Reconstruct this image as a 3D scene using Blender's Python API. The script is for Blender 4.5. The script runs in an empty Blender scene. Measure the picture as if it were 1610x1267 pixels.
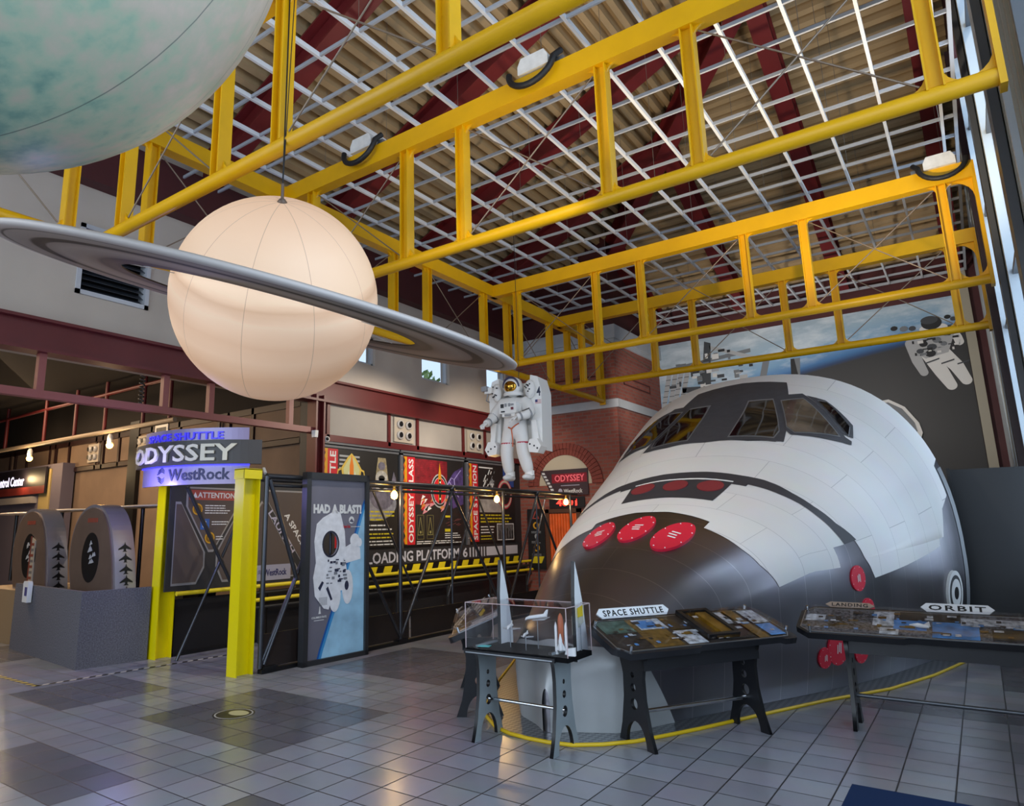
import bpy, bmesh, math, random
from mathutils import Vector, Matrix
random.seed(7)
PI = math.pi
S = bpy.context.scene
C = S.collection

# ------------------------------------------------------------------ camera
F_PX = 1080.1
cam_d = bpy.data.cameras.new('camera')
cam_d.sensor_fit = 'HORIZONTAL'
cam_d.sensor_width = 36.0
cam_d.lens = F_PX / 1610 * 36.0
cam_d.shift_x = (805 - 712) / 1610
cam_d.shift_y = -(633.5 - 606) / 1610
cam_d.clip_end = 300
cam = bpy.data.objects.new('camera', cam_d)
C.objects.link(cam)
Xc = Vector((0.79787, 0.60256, -0.01623)).normalized()       # camera right in the room
Bk = Vector((0.588, -0.783, -0.202)).normalized()            # camera back
Uc = Bk.cross(Xc).normalized()
Bk = Xc.cross(Uc).normalized()
cam.matrix_world = Matrix(((Xc.x, Uc.x, Bk.x, 0), (Xc.y, Uc.y, Bk.y, 0), (Xc.z, Uc.z, Bk.z, 1.65), (0, 0, 0, 1)))
S.camera = cam

# ------------------------------------------------------------------ light and exposure
S.view_settings.view_transform = 'Standard'
S.view_settings.look = 'None'
S.view_settings.gamma = 1.0
S.view_settings.exposure = 0.38
S.view_settings.use_curve_mapping = False
S.cycles.use_denoising = True
S.cycles.max_bounces = 7
S.cycles.diffuse_bounces = 4
S.cycles.glossy_bounces = 4
S.cycles.transmission_bounces = 4
S.cycles.transparent_max_bounces = 12
S.cycles.caustics_reflective = False
S.cycles.caustics_refractive = False
S.cycles.sample_clamp_indirect = 6.0
W = bpy.data.worlds.new('sky')
S.world = W
W.use_nodes = True
bg = W.node_tree.nodes['Background']
bg.inputs[0].default_value = (0.70, 0.83, 1.0, 1)
bg.inputs[1].default_value = 0.95


def lamp(kind, name, loc, energy, color, size=1.0, size_y=None, aim=None, spot=None):
    d = bpy.data.lights.new(name, kind)
    d.energy = energy
    d.color = color
    if kind == 'AREA':
        d.size = size
        if size_y:
            d.shape = 'RECTANGLE'
            d.size_y = size_y
    else:
        d.shadow_soft_size = size
    if spot:
        d.spot_size = spot
        d.spot_blend = 0.6
    o = bpy.data.objects.new(name, d)
    C.objects.link(o)
    o.location = loc
    if aim is not None:
        o.rotation_euler = (Vector(aim) - Vector(loc)).to_track_quat('-Z', 'Y').to_euler()
    return o


# daylight through the window wall, and a fill light added unseen behind the camera
lamp('AREA', 'window_daylight', (1.7, 7.0, 4.8), 720, (0.78, 0.89, 1.0), 18, 7.5, aim=(-10, 7.0, 3.2))
lamp('AREA', 'rear_fill_light', (-4.5, -4.2, 4.2), 520, (0.93, 0.96, 1.0), 11, 6.5, aim=(-4.0, 8, 2.5))
# warm lamps of the ride hall and unseen fill spots added under the trusses
lamp('AREA', 'ride_hall_lamp', (-15.5, 5.0, 4.8), 330, (1.0, 0.72, 0.45), 7, 2.5, aim=(-14.5, 6.6, 0))
for (p, q, e, c, a) in (((-3.4, 5.4, 4.40), (-3.0, 9.0, 1.8), 170, (1.0, .93, .85), 1.3), ((-2.0, 3.03, 4.40), (-5.6, 9.2, 3.2), 200, (1.0, .95, .88), .9),
                        ((-5.2, 13.3, 4.3), (-4.2, 18.1, 4.6), 260, (1.0, .93, .85), 1.9), ((-1.8, 13.3, 4.3), (-1.0, 18.1, 5.4), 220, (1.0, .95, .9), 1.7),
                        ((-6.2, 10.26, 4.40), (-9.2, 9.4, 2.2), 260, (1.0, .88, .72), 1.7), ((-6.3, 11.5, 4.3), (-9.2, 13.2, 2.2), 230, (1.0, .88, .72), 1.7),
                        ((-5.9, 5.4, 4.40), (-7.0, 6.6, 1.0), 120, (1.0, .92, .8), 1.4), ((-1.0, 7.7, 4.2), (-0.6, 11.0, 11.0), 330, (1.0, .82, .58), 2.2), ((-4.4, 7.7, 4.2), (-4.6, 9.0, 11.0), 110, (1.0, .84, .62), 2.2), ((-3.0, 4.2, 4.25), (-3.0, 5.0, 11.0), 70, (1.0, .84, .62), 2.2)):
    lamp('SPOT', 'fill_spot', p, e, c, .05, aim=q, spot=a)

# ------------------------------------------------------------------ materials


def lin(h):
    if isinstance(h, str):
        h = [int(h[i:i + 2], 16) / 255 for i in (0, 2, 4)]
        return tuple(c / 12.92 if c <= 0.04045 else ((c + 0.055) / 1.055) ** 2.4 for c in h)
    return h


MATS = {}


def mat(name, col, rough=0.5, metal=0.0, var=0.0, scale=6.0, bump=0.0, bscale=40.0, emit=None, estr=1.0, coat=0.0, spec=0.5):
    if name in MATS:
        return MATS[name]
    m = bpy.data.materials.new(name)
    m.use_nodes = True
    nt = m.node_tree
    b = nt.nodes['Principled BSDF']
    c = lin(col)
    b.inputs['Base Color'].default_value = (*c, 1)
    b.inputs['Roughness'].default_value = rough
    b.inputs['Metallic'].default_value = metal
    b.inputs['Specular IOR Level'].default_value = spec
    b.inputs['Coat Weight'].default_value = coat
    if var or bump:
        tc = nt.nodes.new('ShaderNodeTexCoord')
    if var:
        n = nt.nodes.new('ShaderNodeTexNoise')
        n.inputs['Scale'].default_value = scale
        n.inputs['Detail'].default_value = 4
        nt.links.new(tc.outputs['Object'], n.inputs['Vector'])
        r = nt.nodes.new('ShaderNodeValToRGB')
        r.color_ramp.elements[0].position = 0.3
        r.color_ramp.elements[1].position = 0.7
        r.color_ramp.elements[0].color = (*[x * (1 - var) for x in c], 1)
        r.color_ramp.elements[1].color = (*[min(1, x * (1 + var)) for x in c], 1)
        nt.links.new(n.outputs['Fac'], r.inputs['Fac'])
        nt.links.new(r.outputs['Color'], b.inputs['Base Color'])
    if bump:
        n2 = nt.nodes.new('ShaderNodeTexNoise')
        n2.inputs['Scale'].default_value = bscale
        nt.links.new(tc.outputs['Object'], n2.inputs['Vector'])
        bp = nt.nodes.new('ShaderNodeBump')
        bp.inputs['Strength'].default_value = bump
        bp.inputs['Distance'].default_value = 0.01
        nt.links.new(n2.outputs['Fac'], bp.inputs['Height'])
        nt.links.new(bp.outputs['Normal'], b.inputs['Normal'])
    if emit:
        b.inputs['Emission Color'].default_value = (*lin(emit), 1)
        b.inputs['Emission Strength'].default_value = estr
    MATS[name] = m
    return m


def glass_mat(name, tint, refl=0.1, rough=0.02):
    m = bpy.data.materials.new(name)
    m.use_nodes = True
    nt = m.node_tree
    nt.nodes.clear()
    o = nt.nodes.new('ShaderNodeOutputMaterial')
    mx = nt.nodes.new('ShaderNodeMixShader')
    t = nt.nodes.new('ShaderNodeBsdfTransparent')
    g = nt.nodes.new('ShaderNodeBsdfGlossy')
    fr = nt.nodes.new('ShaderNodeLayerWeight')
    fr.inputs['Blend'].default_value = 0.5
    pw = nt.nodes.new('ShaderNodeMath')
    pw.operation = 'POWER'
    pw.inputs[1].default_value = 5.0
    mth = nt.nodes.new('ShaderNodeMath')
    mth.operation = 'MULTIPLY_ADD'
    mth.use_clamp = True
    mth.inputs[1].default_value = 0.6
    mth.inputs[2].default_value = refl
    nt.links.new(fr.outputs['Facing'], pw.inputs[0])
    nt.links.new(pw.outputs[0], mth.inputs[0])
    t.inputs[0].default_value = (*tint, 1)
    g.inputs['Roughness'].default_value = rough
    nt.links.new(mth.outputs[0], mx.inputs[0])
    nt.links.new(t.outputs[0], mx.inputs[1])
    nt.links.new(g.outputs[0], mx.inputs[2])
    nt.links.new(mx.outputs[0], o.inputs[0])
    MATS[name] = m
    return m


class NT:
    """small helper to write node graphs"""

    def __init__(s, m):
        s.nt = m.node_tree
        s.b = s.nt.nodes['Principled BSDF']

    def n(s, t, **kw):
        nd = s.nt.nodes.new(t)
        for k, v in kw.items():
            setattr(nd, k, v)
        return nd

    def l(s, a, b):
        s.nt.links.new(a, b)

    def math(s, op, a, b=None):
        nd = s.n('ShaderNodeMath', operation=op)
        for i, v in enumerate((a, b)):
            if v is None:
                continue
            if isinstance(v, (int, float)):
                nd.inputs[i].default_value = v
            else:
                s.l(v, nd.inputs[i])
        return nd.outputs[0]

    def mix(s, f, a, b):
        nd = s.n('ShaderNodeMix', data_type='RGBA')
        for sock, v in ((nd.inputs[0], f), (nd.inputs[6], a), (nd.inputs[7], b)):
            if isinstance(v, (int, float)):
                sock.default_value = v
            elif isinstance(v, tuple):
                sock.default_value = (*v[:3], 1)
            else:
                s.l(v, sock)
        return nd.outputs[2]


YEL = mat('truss_yellow', 'd9a402', 0.38, var=0.06, scale=3)
GYEL = mat('gate_yellow', 'e6d400', 0.35)
MAR = mat('maroon_steel', '601e1f', 0.45, var=0.12, scale=2)
DMAR = mat('dark_maroon_paint', '4a1c1e', 0.6, var=0.1, scale=2)
WHT = mat('white_paint', 'e4e4e2', 0.5)
GRID = mat('grid_white', 'a8adb5', 0.4)
GRIDM = mat('grid_lit_white', 'dfe2e6', 0.35)  # light caught by the main bars, put into a brighter white
BLK = mat('black_plastic', '101012', 0.4)
BLKM = mat('black_metal', '17181b', 0.35, metal=0.2)
DGR = mat('dark_grey', '2c2d30', 0.5)
MGR = mat('mid_grey', '66686b', 0.5)
LGR = mat('light_grey', 'a6a8aa', 0.5)
STEEL = mat('brushed_steel', 'a8adb2', 0.3, metal=0.9)
CHROME = mat('polished_steel', 'c8ccd0', 0.15, metal=1.0)
WALLP = mat('upper_wall_paint', 'c0b4a8', 0.75, var=0.05, scale=1.2, bump=0.1, bscale=60)
RED = mat('sign_red', 'c81e2c', 0.45)
REDC = mat('cover_red', 'd01f3a', 0.4)
ORG = mat('sign_orange', 'e07a18', 0.5)
SYEL = mat('sign_yellow', 'e8d020', 0.5)
BLUE = mat('sign_blue', '2c5fa8', 0.5)
PBLK = mat('poster_black', '1c1a1a', 0.5)
PDRED = mat('poster_dark_red', '7c1420', 0.5, var=0.5, scale=9)
PPUR = mat('poster_purple', '4a3a70', 0.5, var=0.6, scale=7)
CREAM = mat('cream_plaster', 'cdbfa6', 0.7)
ROD = mat('bracing_rod', '8a7a6a', 0.4, metal=0.5)

# ------------------------------------------------------------------ geometry helpers


class MB:
    def __init__(s):
        s.v, s.f, s.m, s.s = [], [], [], []

    def add(s, vs, fs, mi=0, sm=False):
        o = len(s.v)
        s.v += [tuple(v) for v in vs]
        for f in fs:
            s.f.append(tuple(o + i for i in f))
            s.m.append(mi)
            s.s.append(sm)
        return s

    def box(s, a, b, mi=0, M=None):
        x0, y0, z0 = a
        x1, y1, z1 = b
        vs = [(x0, y0, z0), (x1, y0, z0), (x1, y1, z0), (x0, y1, z0), (x0, y0, z1), (x1, y0, z1), (x1, y1, z1), (x0, y1, z1)]
        if M is not None:
            vs = [M @ Vector(v) for v in vs]
        return s.add(vs, [(3, 2, 1, 0), (4, 5, 6, 7), (0, 1, 5, 4), (1, 2, 6, 5), (2, 3, 7, 6), (3, 0, 4, 7)], mi)

    def bar(s, p, q, w, h, mi=0, up=(0, 0, 1)):
        p, q = Vector(p), Vector(q)
        d = (q - p).normalized()
        u = Vector(up)
        if abs(d.dot(u)) > 0.98:
            u = Vector((0, 1, 0))
        r = d.cross(u).normalized() * (w / 2)
        u = r.cross(d).normalized() * (h / 2)
        vs = []
        for c in (p, q):
            vs += [c - r - u, c + r - u, c + r + u, c - r + u]
        return s.add(vs, [(3, 2, 1, 0), (4, 5, 6, 7), (0, 1, 5, 4), (1, 2, 6, 5), (2, 3, 7, 6), (3, 0, 4, 7)], mi)

    def tube(s, pts, r, n=8, mi=0, cap=True):
        pts = [Vector(p) for p in pts]
        rs = r if isinstance(r, (list, tuple)) else [r] * len(pts)
        rings = []
        pu = None
        for i, p in enumerate(pts):
            a = pts[max(i - 1, 0)]
            b = pts[min(i + 1, len(pts) - 1)]
            d = (b - a).normalized()
            u = pu if pu is not None else (Vector((0, 0, 1)) if abs(d.z) < 0.9 else Vector((1, 0, 0)))
            x = d.cross(u)
            if x.length < 1e-5:
                x = d.cross(Vector((0.3, 1, 0.2)))
            x.normalize()
            u = x.cross(d).normalized()
            pu = u
            rings.append([p + (x * math.cos(2 * PI * k / n) + u * math.sin(2 * PI * k / n)) * rs[i] for k in range(n)])
        vs = [v for g in rings for v in g]
        fs = []
        for i in range(len(pts) - 1):
            for k in range(n):
                fs.append((i * n + k, i * n + (k + 1) % n, (i + 1) * n + (k + 1) % n, (i + 1) * n + k))
        s.add(vs, fs, mi, True)
        if cap:
            s.add(rings[0], [tuple(range(n))[::-1]], mi)
            s.add(rings[-1], [tuple(range(n))], mi)
        return s

    def lathe(s, prof, c=(0, 0, 0), n=24, mi=0, M=None):
        """profile of (r, z) turned about local z"""
        vs = []
        for r, z in prof:
            for k in range(n):
                a = 2 * PI * k / n
                vs.append(Vector((r * math.cos(a), r * math.sin(a), z)))
        vs = [(M @ v if M is not None else v) + Vector(c) for v in vs]
        fs = []
        for i in range(len(prof) - 1):
            for k in range(n):
                fs.append((i * n + k, i * n + (k + 1) % n, (i + 1) * n + (k + 1) % n, (i + 1) * n + k))
        return s.add(vs, fs, mi, True)

    def ball(s, c, r, n=16, m=10, mi=0, M=None):
        rx, ry, rz = r if isinstance(r, (list, tuple)) else (r, r, r)
        vs = []
        for i in range(m + 1):
            t = PI * i / m
            for k in range(n):
                a = 2 * PI * k / n
                vs.append(Vector((rx * math.sin(t) * math.cos(a), ry * math.sin(t) * math.sin(a), rz * math.cos(t))))
        vs = [(M @ v if M is not None else v) + Vector(c) for v in vs]
        fs = []
        for i in range(m):
            for k in range(n):
                fs.append(((i + 1) * n + k, (i + 1) * n + (k + 1) % n, i * n + (k + 1) % n, i * n + k))
        return s.add(vs, fs, mi, True)

    def prism(s, poly, y0, y1, mi=0):
        """polygon of (x, z) extruded along y; y0 is the front"""
        n = len(poly)
        ar = sum(poly[i][0] * poly[(i + 1) % n][1] - poly[(i + 1) % n][0] * poly[i][1] for i in range(n))
        if ar < 0:
            poly = poly[::-1]
        vs = [(x, y0, z) for x, z in poly] + [(x, y1, z) for x, z in poly]
        fs = [tuple(range(n)), tuple(range(2 * n - 1, n - 1, -1))]
        fs += [(n + i, n + (i + 1) % n, (i + 1) % n, i) for i in range(n)]
        return s.add(vs, fs, mi)

    def flat(s, poly, y, mi=0, th=0.002):
        return s.prism(poly, y - th, y, mi)

    def disc(s, cx, cz, rx, rz, y, mi=0, n=20, th=0.002):
        return s.prism([(cx + rx * math.cos(2 * PI * k / n), cz + rz * math.sin(2 * PI * k / n)) for k in range(n)], y - th, y, mi)

    def rect(s, x0, z0, x1, z1, y, mi=0, th=0.002):
        return s.box((x0, y - th, z0), (x1, y, z1), mi)

    def build(s, name, mats, parent=None, link=True):
        me = bpy.data.meshes.new(name)
        me.from_pydata(s.v, [], s.f)
        if not isinstance(mats, (list, tuple)):
            mats = [mats]
        for m in mats:
            me.materials.append(m)
        me.polygons.foreach_set('material_index', s.m)
        me.polygons.foreach_set('use_smooth', s.s)
        me.update()
        o = bpy.data.objects.new(name, me)
        if link:
            C.objects.link(o)
        if parent is not None:
            o.parent = parent
        return o


def mesh_obj(name, me, m, parent=None):
    o = bpy.data.objects.new(name, me)
    me.materials.clear()
    for x in (m if isinstance(m, (list, tuple)) else [m]):
        me.materials.append(x)
    C.objects.link(o)
    if parent is not None:
        o.parent = parent
    return o


def tag(o, label, cat, group=None, kind=None):
    o['label'] = label
    o['category'] = cat
    if group:
        o['group'] = group
    if kind:
        o['kind'] = kind
    return o


def thing(name, label, cat, loc=(0, 0, 0), rz=0.0, group=None):
    o = bpy.data.objects.new(name, None)
    o.empty_display_size = 0.1
    C.objects.link(o)
    o.location = loc
    o.rotation_euler = (0, 0, rz)
    return tag(o, label, cat, group)


def struct(o):
    o['kind'] = 'structure'
    return o


def text(body, x, z, w, h, y, m, parent, name='lettering', depth=0.002, rot=0.0, shear=0.0, cyl=None, spacing=1.0, bold=0.02):
    """lettering centred at (x, z) on a face looking along -y, fitted to w by h; rot turns it in the face"""
    cu = bpy.data.curves.new(name, 'FONT')
    cu.body = body
    cu.extrude = 0.5
    cu.shear = shear
    cu.offset = bold
    cu.space_character = spacing
    cu.resolution_u = 2
    ob = bpy.data.objects.new(name, cu)
    me0 = ob.to_mesh()
    me = me0.copy()
    ob.to_mesh_clear()
    bpy.data.objects.remove(ob)
    bpy.data.curves.remove(cu)
    xs = [v.co.x for v in me.vertices]
    ys = [v.co.y for v in me.vertices]
    x0, x1, y0, y1 = min(xs), max(xs), min(ys), max(ys)
    sx, sy = w / (x1 - x0), h / (y1 - y0)
    c, sn = math.cos(rot), math.sin(rot)
    for v in me.vertices:
        a = (v.co.x - (x0 + x1) / 2) * sx
        b = (v.co.y - (y0 + y1) / 2) * sy
        d = -0.5 * depth - v.co.z * depth
        px, pz = x + a * c - b * sn, z + a * sn + b * c
        if cyl:                                     # wrapped round an upright cylinder: (centre x, centre y, radius)
            t = (px - cyl[0]) / cyl[2]
            rr = cyl[2] - (y + d)
            v.co = (cyl[0] + rr * math.sin(t), cyl[1] - rr * math.cos(t), pz)
        else:
            v.co = (px, y + d, pz)
    me.update()
    me.name = name
    return mesh_obj(name, me, m, parent)


def plate(polys, th, name):
    """flat plate with holes: polys of (x, z), the first is the outline; lies in the xz plane, th thick along y"""
    cu = bpy.data.curves.new(name, 'CURVE')
    cu.dimensions = '2D'
    cu.fill_mode = 'BOTH'
    cu.extrude = th / 2
    for p in polys:
        sp = cu.splines.new('POLY')
        sp.points.add(len(p) - 1)
        for q, (a, b) in zip(sp.points, p):
            q.co = (a, b, 0, 1)
        sp.use_cyclic_u = True
    ob = bpy.data.objects.new(name, cu)
    me0 = ob.to_mesh()
    me = me0.copy()
    ob.to_mesh_clear()
    bpy.data.objects.remove(ob)
    bpy.data.curves.remove(cu)
    for v in me.vertices:
        v.co = (v.co.x, -v.co.z, v.co.y)
    me.update()
    return me


def circ(cx, cz, rx, rz=None, n=20):
    rz = rz or rx
    return [(cx + rx * math.cos(2 * PI * k / n), cz + rz * math.sin(2 * PI * k / n)) for k in range(n)]


def copy_tree(o, parent=None):
    c = o.copy()
    C.objects.link(c)
    if parent is not None:
        c.parent = parent
    for ch in list(o.children):
        copy_tree(ch, c)
    return c


def text_lines(mb, x0, x1, z1, n, pitch, h, y, mi, seed=0):
    """rows of small print, too small to read"""
    rg = random.Random(seed)
    for k in range(n):
        x = x0
        end = x1 - rg.random() * (x1 - x0) * 0.3
        while x < end:
            wd = (x1 - x0) * (0.05 + 0.12 * rg.random())
            mb.rect(x, z1 - k * pitch - h, min(x + wd, end), z1 - k * pitch, y, mi)
            x += wd + (x1 - x0) * 0.02

# ================================================================== the setting
XW, YT, YM, XR = -9.25, 15.1, 18.1, 0.62
ROOF0, SLOPE = 7.1, 0.45

# ---- floor: one mesh of tiles, two clays
def floor_mat(name, col):
    m = mat(name, col, 0.32, var=0.0)
    g = NT(m)
    tc = g.n('ShaderNodeTexCoord')
    mp = g.n('ShaderNodeMapping')
    mp.inputs['Location'].default_value = (1.55, -4.74 + 0.28, 0)
    br = g.n('ShaderNodeTexBrick', offset=0.0, squash=1.0)
    c = lin(col)
    br.inputs['Color1'].default_value = (*[x * 0.88 for x in c], 1)
    br.inputs['Color2'].default_value = (*[x * 1.14 for x in c], 1)
    br.inputs['Mortar'].default_value = (0.03, 0.03, 0.034, 1)
    br.inputs['Scale'].default_value = 1.0
    br.inputs['Mortar Size'].default_value = 0.0055
    br.inputs['Mortar Smooth'].default_value = 0.2
    br.inputs['Bias'].default_value = 0.0
    br.inputs['Brick Width'].default_value = 0.30
    br.inputs['Row Height'].default_value = 0.28
    no = g.n('ShaderNodeTexNoise')
    no.inputs['Scale'].default_value = 2.2
    no.inputs['Detail'].default_value = 5
    g.l(tc.outputs['Object'], mp.inputs[0])
    g.l(mp.outputs[0], br.inputs['Vector'])
    g.l(tc.outputs['Object'], no.inputs['Vector'])
    mul = g.n('ShaderNodeMix', data_type='RGBA', blend_type='MULTIPLY')
    mul.inputs[0].default_value = 0.25
    g.l(br.outputs['Color'], mul.inputs[6])
    g.l(no.outputs['Color'], mul.inputs[7])
    g.l(mul.outputs[2], g.b.inputs['Base Color'])
    ro = g.math('ADD', g.math('MULTIPLY', no.outputs['Fac'], 0.16), g.math('ADD', g.math('MULTIPLY', br.outputs['Fac'], 0.3), 0.15))
    g.l(ro, g.b.inputs['Roughness'])
    bp = g.n('ShaderNodeBump')
    bp.inputs['Strength'].default_value = 0.35
    bp.inputs['Distance'].default_value = 0.004
    bp.invert = True
    g.l(br.outputs['Fac'], bp.inputs['Height'])
    g.l(bp.outputs[0], g.b.inputs['Normal'])
    return m


FL1 = floor_mat('floor_tile_pale', '93949c')
FL2 = floor_mat('floor_tile_dark', '66666e')
DARKS = [(-6.5, 3.5, -4.6, 5.1), (-6.35, 2.1, -4.75, 2.85), (-8.5, 3.4, -7.2, 4.55), (-6.6, 6.2, -4.9, 7.9), (-1.56, 3.7, -0.96, 4.44),
         (-4.0, 2.3, -2.9, 3.05), (-0.5, 4.9, 0.4, 5.7), (-1.2, 7.6, 0.2, 8.1)]
fb = MB()
nx0, ny0 = -30, -28
for i in range(-7, 41):
    for j in range(-28, 49):
        x1 = -1.55 - 0.3 * i
        y0 = 4.74 + 0.28 * j
        cx_, cy_ = x1 - 0.15, y0 + 0.14
        if cx_ > XR + 0.3:
            continue
        dk = any(a < cx_ < c and b < cy_ < d for a, b, c, d in DARKS)
        if not dk and (cy_ < 2.2 or cy_ > 9 or cx_ < -9):
            dk = (hash((i // 5 * 7 + j // 6 * 13) * 31 % 17) % 5) == 0
        fb.add([(x1 - 0.3, y0, 0), (x1, y0, 0), (x1, y0 + 0.28, 0), (x1 - 0.3, y0 + 0.28, 0)], [(0, 1, 2, 3)], 1 if dk else 0)
xe = -1.55 - 0.3 * 41
fb.add([(-28, -3.1, 0), (xe, -3.1, 0), (xe, 18.46, 0), (-28, 18.46, 0)], [(0, 1, 2, 3)], 0)
floor = struct(fb.build('floor', [FL1, FL2]))

# ---- brick for the tower
def brick_mat():
    m = mat('red_brick', '7d3a30', 0.8)
    g = NT(m)
    tc = g.n('ShaderNodeTexCoord')
    sp = g.n('ShaderNodeSeparateXYZ')
    cb = g.n('ShaderNodeCombineXYZ')
    br = g.n('ShaderNodeTexBrick')
    br.inputs['Color1'].default_value = (*lin('8c483b'), 1)
    br.inputs['Color2'].default_value = (*lin('a35848'), 1)
    br.inputs['Mortar'].default_value = (*lin('86695e'), 1)
    br.inputs['Scale'].default_value = 1.0
    br.inputs['Mortar Size'].default_value = 0.011
    br.inputs['Brick Width'].default_value = 0.23
    br.inputs['Row Height'].default_value = 0.085
    g.l(tc.outputs['Object'], sp.inputs[0])
    g.l(g.math('ADD', sp.outputs[0], sp.outputs[1]), cb.inputs[0])
    g.l(sp.outputs[2], cb.inputs[1])
    g.l(cb.outputs[0], br.inputs['Vector'])
    g.l(br.outputs['Color'], g.b.inputs['Base Color'])
    bp = g.n('ShaderNodeBump')
    bp.inputs['Strength'].default_value = 0.5
    bp.inputs['Distance'].default_value = 0.008
    bp.invert = True
    g.l(br.outputs['Fac'], bp.inputs['Height'])
    g.l(bp.outputs[0], g.b.inputs['Normal'])
    return m


BRICK = brick_mat()
STONE = mat('cast_stone_band', 'b9bcc0', 0.7, var=0.06, scale=3)
PANEL = mat('panel_grey', 'a39c95', 0.7, var=0.05, scale=2)
HALL = mat('hall_wall_taupe', '7c6654', 0.8, var=0.12, scale=1.5)

# ---- left wall: painted upper wall with window holes, grey panel band, lower wall
wl = MB()
T = 0.25
holes = [(3.97, 4.83, 4.95, 5.77), (9.30, 4.82, 9.75, 5.40), (11.22, 4.81, 12.2, 5.55), (13.72, 4.90, 14.6, 5.55)]
ys = sorted({-3.0, YM + 0.3} | {h[0] for h in holes} | {h[2] for h in holes})
for a, b in zip(ys[:-1], ys[1:]):
    h = [k for k in holes if abs(k[0] - a) < 1e-6]
    if h:
        wl.box((XW - T, a, 3.9), (XW, b, h[0][1]))
        wl.box((XW - T, a, h[0][3]), (XW, b, 8.2))
    else:
        wl.box((XW - T, a, 3.9), (XW, b, 8.2))
wall_left = struct(wl.build('wall_left', [WALLP]))
lw = MB().box((XW - T, 8.1, 0), (XW, YM + 0.3, 3.9), 0)
struct(lw.build('wall_left_lower', [DGR]))
# maroon girders along the left wall
t = struct(MB().bar((XW + 0.08, -3, 6.72), (XW + 0.08, YT, 6.72), 0.30, 0.74).build('trim_1', [DMAR]))
gm = MB()
gm.box((XW - 0.02, -3, 3.90), (XW + 0.10, YT, 4.29))
gm.box((XW - 0.06, -3, 4.27), (XW + 0.2, YT, 4.31))
gm.box((XW - 0.06, -3, 3.88), (XW + 0.2, YT, 3.92))
struct(gm.build('trim_2', [MAR]))
# opening truss below the girder
ob = MB()
ob.bar((XW + 0.05, -3, 3.36), (XW + 0.05, 8.1, 3.36), 0.12, 0.10)
for y in (1.9, 3.62, 5.3, 6.05, 7.6):
    ob.bar((XW + 0.05, y, 3.36), (XW + 0.05, y, 3.9), 0.09, 0.09)
struct(ob.build('trim_3', [mat('rose_maroon_steel', '8a4a44', 0.45)]))
cb_ = MB()
cb_.box((XW - 0.05, 8.08, 0), (XW + 0.18, 8.12, 4.0))
cb_.box((XW - 0.05, 8.26, 0), (XW + 0.18, 8.30, 4.0))
cb_.box((XW + 0.05, 8.12, 0), (XW + 0.09, 8.26, 4.0))
struct(cb_.build('trim_4', [MAR]))
# band of panels over the posters, framed in maroon
pb = MB()
pb.box((XW, 8.3, 3.24), (XW + 0.06, YT, 3.9), 0)
pb.box((XW + 0.05, 8.3, 3.20), (XW + 0.10, YT, 3.32), 1)
for y in (8.45, 10.08, 10.96, 12.58, 13.46):
    pb.box((XW + 0.05, y - 0.035, 3.24), (XW + 0.10, y + 0.035, 3.9), 1)
struct(pb.build('trim_5', [PANEL, MAR]))

# windows high in the left wall
SKYG = glass_mat('window_glass', (0.92, 0.96, 1.0), 0.03)
WFR = mat('window_frame_aluminium', 'c3c6cc', 0.4, metal=0.2)
for k, (y0, z0, y1, z1) in enumerate(holes[1:], 1):
    fr = MB()
    for a, b in (((y0, z0), (y0 + .05, z1)), ((y1 - .05, z0), (y1, z1)), ((y0, z0), (y1, z0 + .05)), ((y0, z1 - .05), (y1, z1))):
        fr.box((XW - 0.14, a[0], a[1]), (XW - 0.06, b[0], b[1]))
    w = struct(fr.build('window_%d' % k, [WFR]))
    MB().box((XW - 0.11, y0 + .04, z0 + .04), (XW - 0.10, y1 - .04, z1 - .04)).build('pane', [SKYG], w)

# louvred vent
vent = thing('wall_vent', 'dark louvred vent in a pale metal frame high on the grey wall', 'vent', (XW, 4.46, 5.3), PI / 2)
fr = MB()
for a, b in (((-.51, -.50), (-.45, .50)), ((.45, -.50), (.51, .50)), ((-.51, -.50), (.51, -.44)), ((-.51, .44), (.51, .50))):
    fr.box((a[0], -0.03, a[1]), (b[0], 0.2, b[1]))
fr.build('frame', [WFR], vent)
sl = MB()
for k in range(11):
    z = -.40 + k * .082
    sl.add([(-.45, 0.02, z - .03), (.45, 0.02, z - .03), (.45, 0.12, z + .04), (-.45, 0.12, z + .04), (-.45, 0.025, z - .038), (.45, 0.025, z - .038), (.45, 0.125, z + .032), (-.45, 0.125, z + .032)],
           [(0, 1, 2, 3), (7, 6, 5, 4), (0, 4, 5, 1)], 0)
sl.box((-.45, 0.16, -.44), (.45, 0.18, .44), 1)
sl.build('louvre_slats', [mat('louvre_dark', '33383f', 0.4), BLK], vent)

# ---- far wall, mural wall and brick tower
fw = MB()
fw.box((-6.6, YM, 0), (XR + 0.2, YM + 0.25, 9.0), 0)
wall_far = struct(fw.build('wall_far', [DMAR]))
tw = MB()
tw.box((XW, YT, 0), (-6.5, YM + 0.2, 6.15), 0)
tw.box((XW, YT + 0.05, 6.15), (-6.55, YM + 0.2, 9.0), 1)
tower = struct(tw.build('wall_tower', [BRICK, DMAR]))
st = MB()
st.box((XW, YT - 0.07, 4.36), (-6.43, YM, 4.56), 0)
st.box((XW, YT - 0.10, 6.03), (-6.40, YM, 6.37), 0)
st.box((XW, YT - 0.05, 5.93), (-6.45, YM, 6.03), 0)
struct(st.build('trim_6', [STONE]))
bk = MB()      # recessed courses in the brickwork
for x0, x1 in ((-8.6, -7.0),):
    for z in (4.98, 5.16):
        bk.box((x0, YT - 0.012, z), (x1, YT, z + 0.035), 0)
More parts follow.
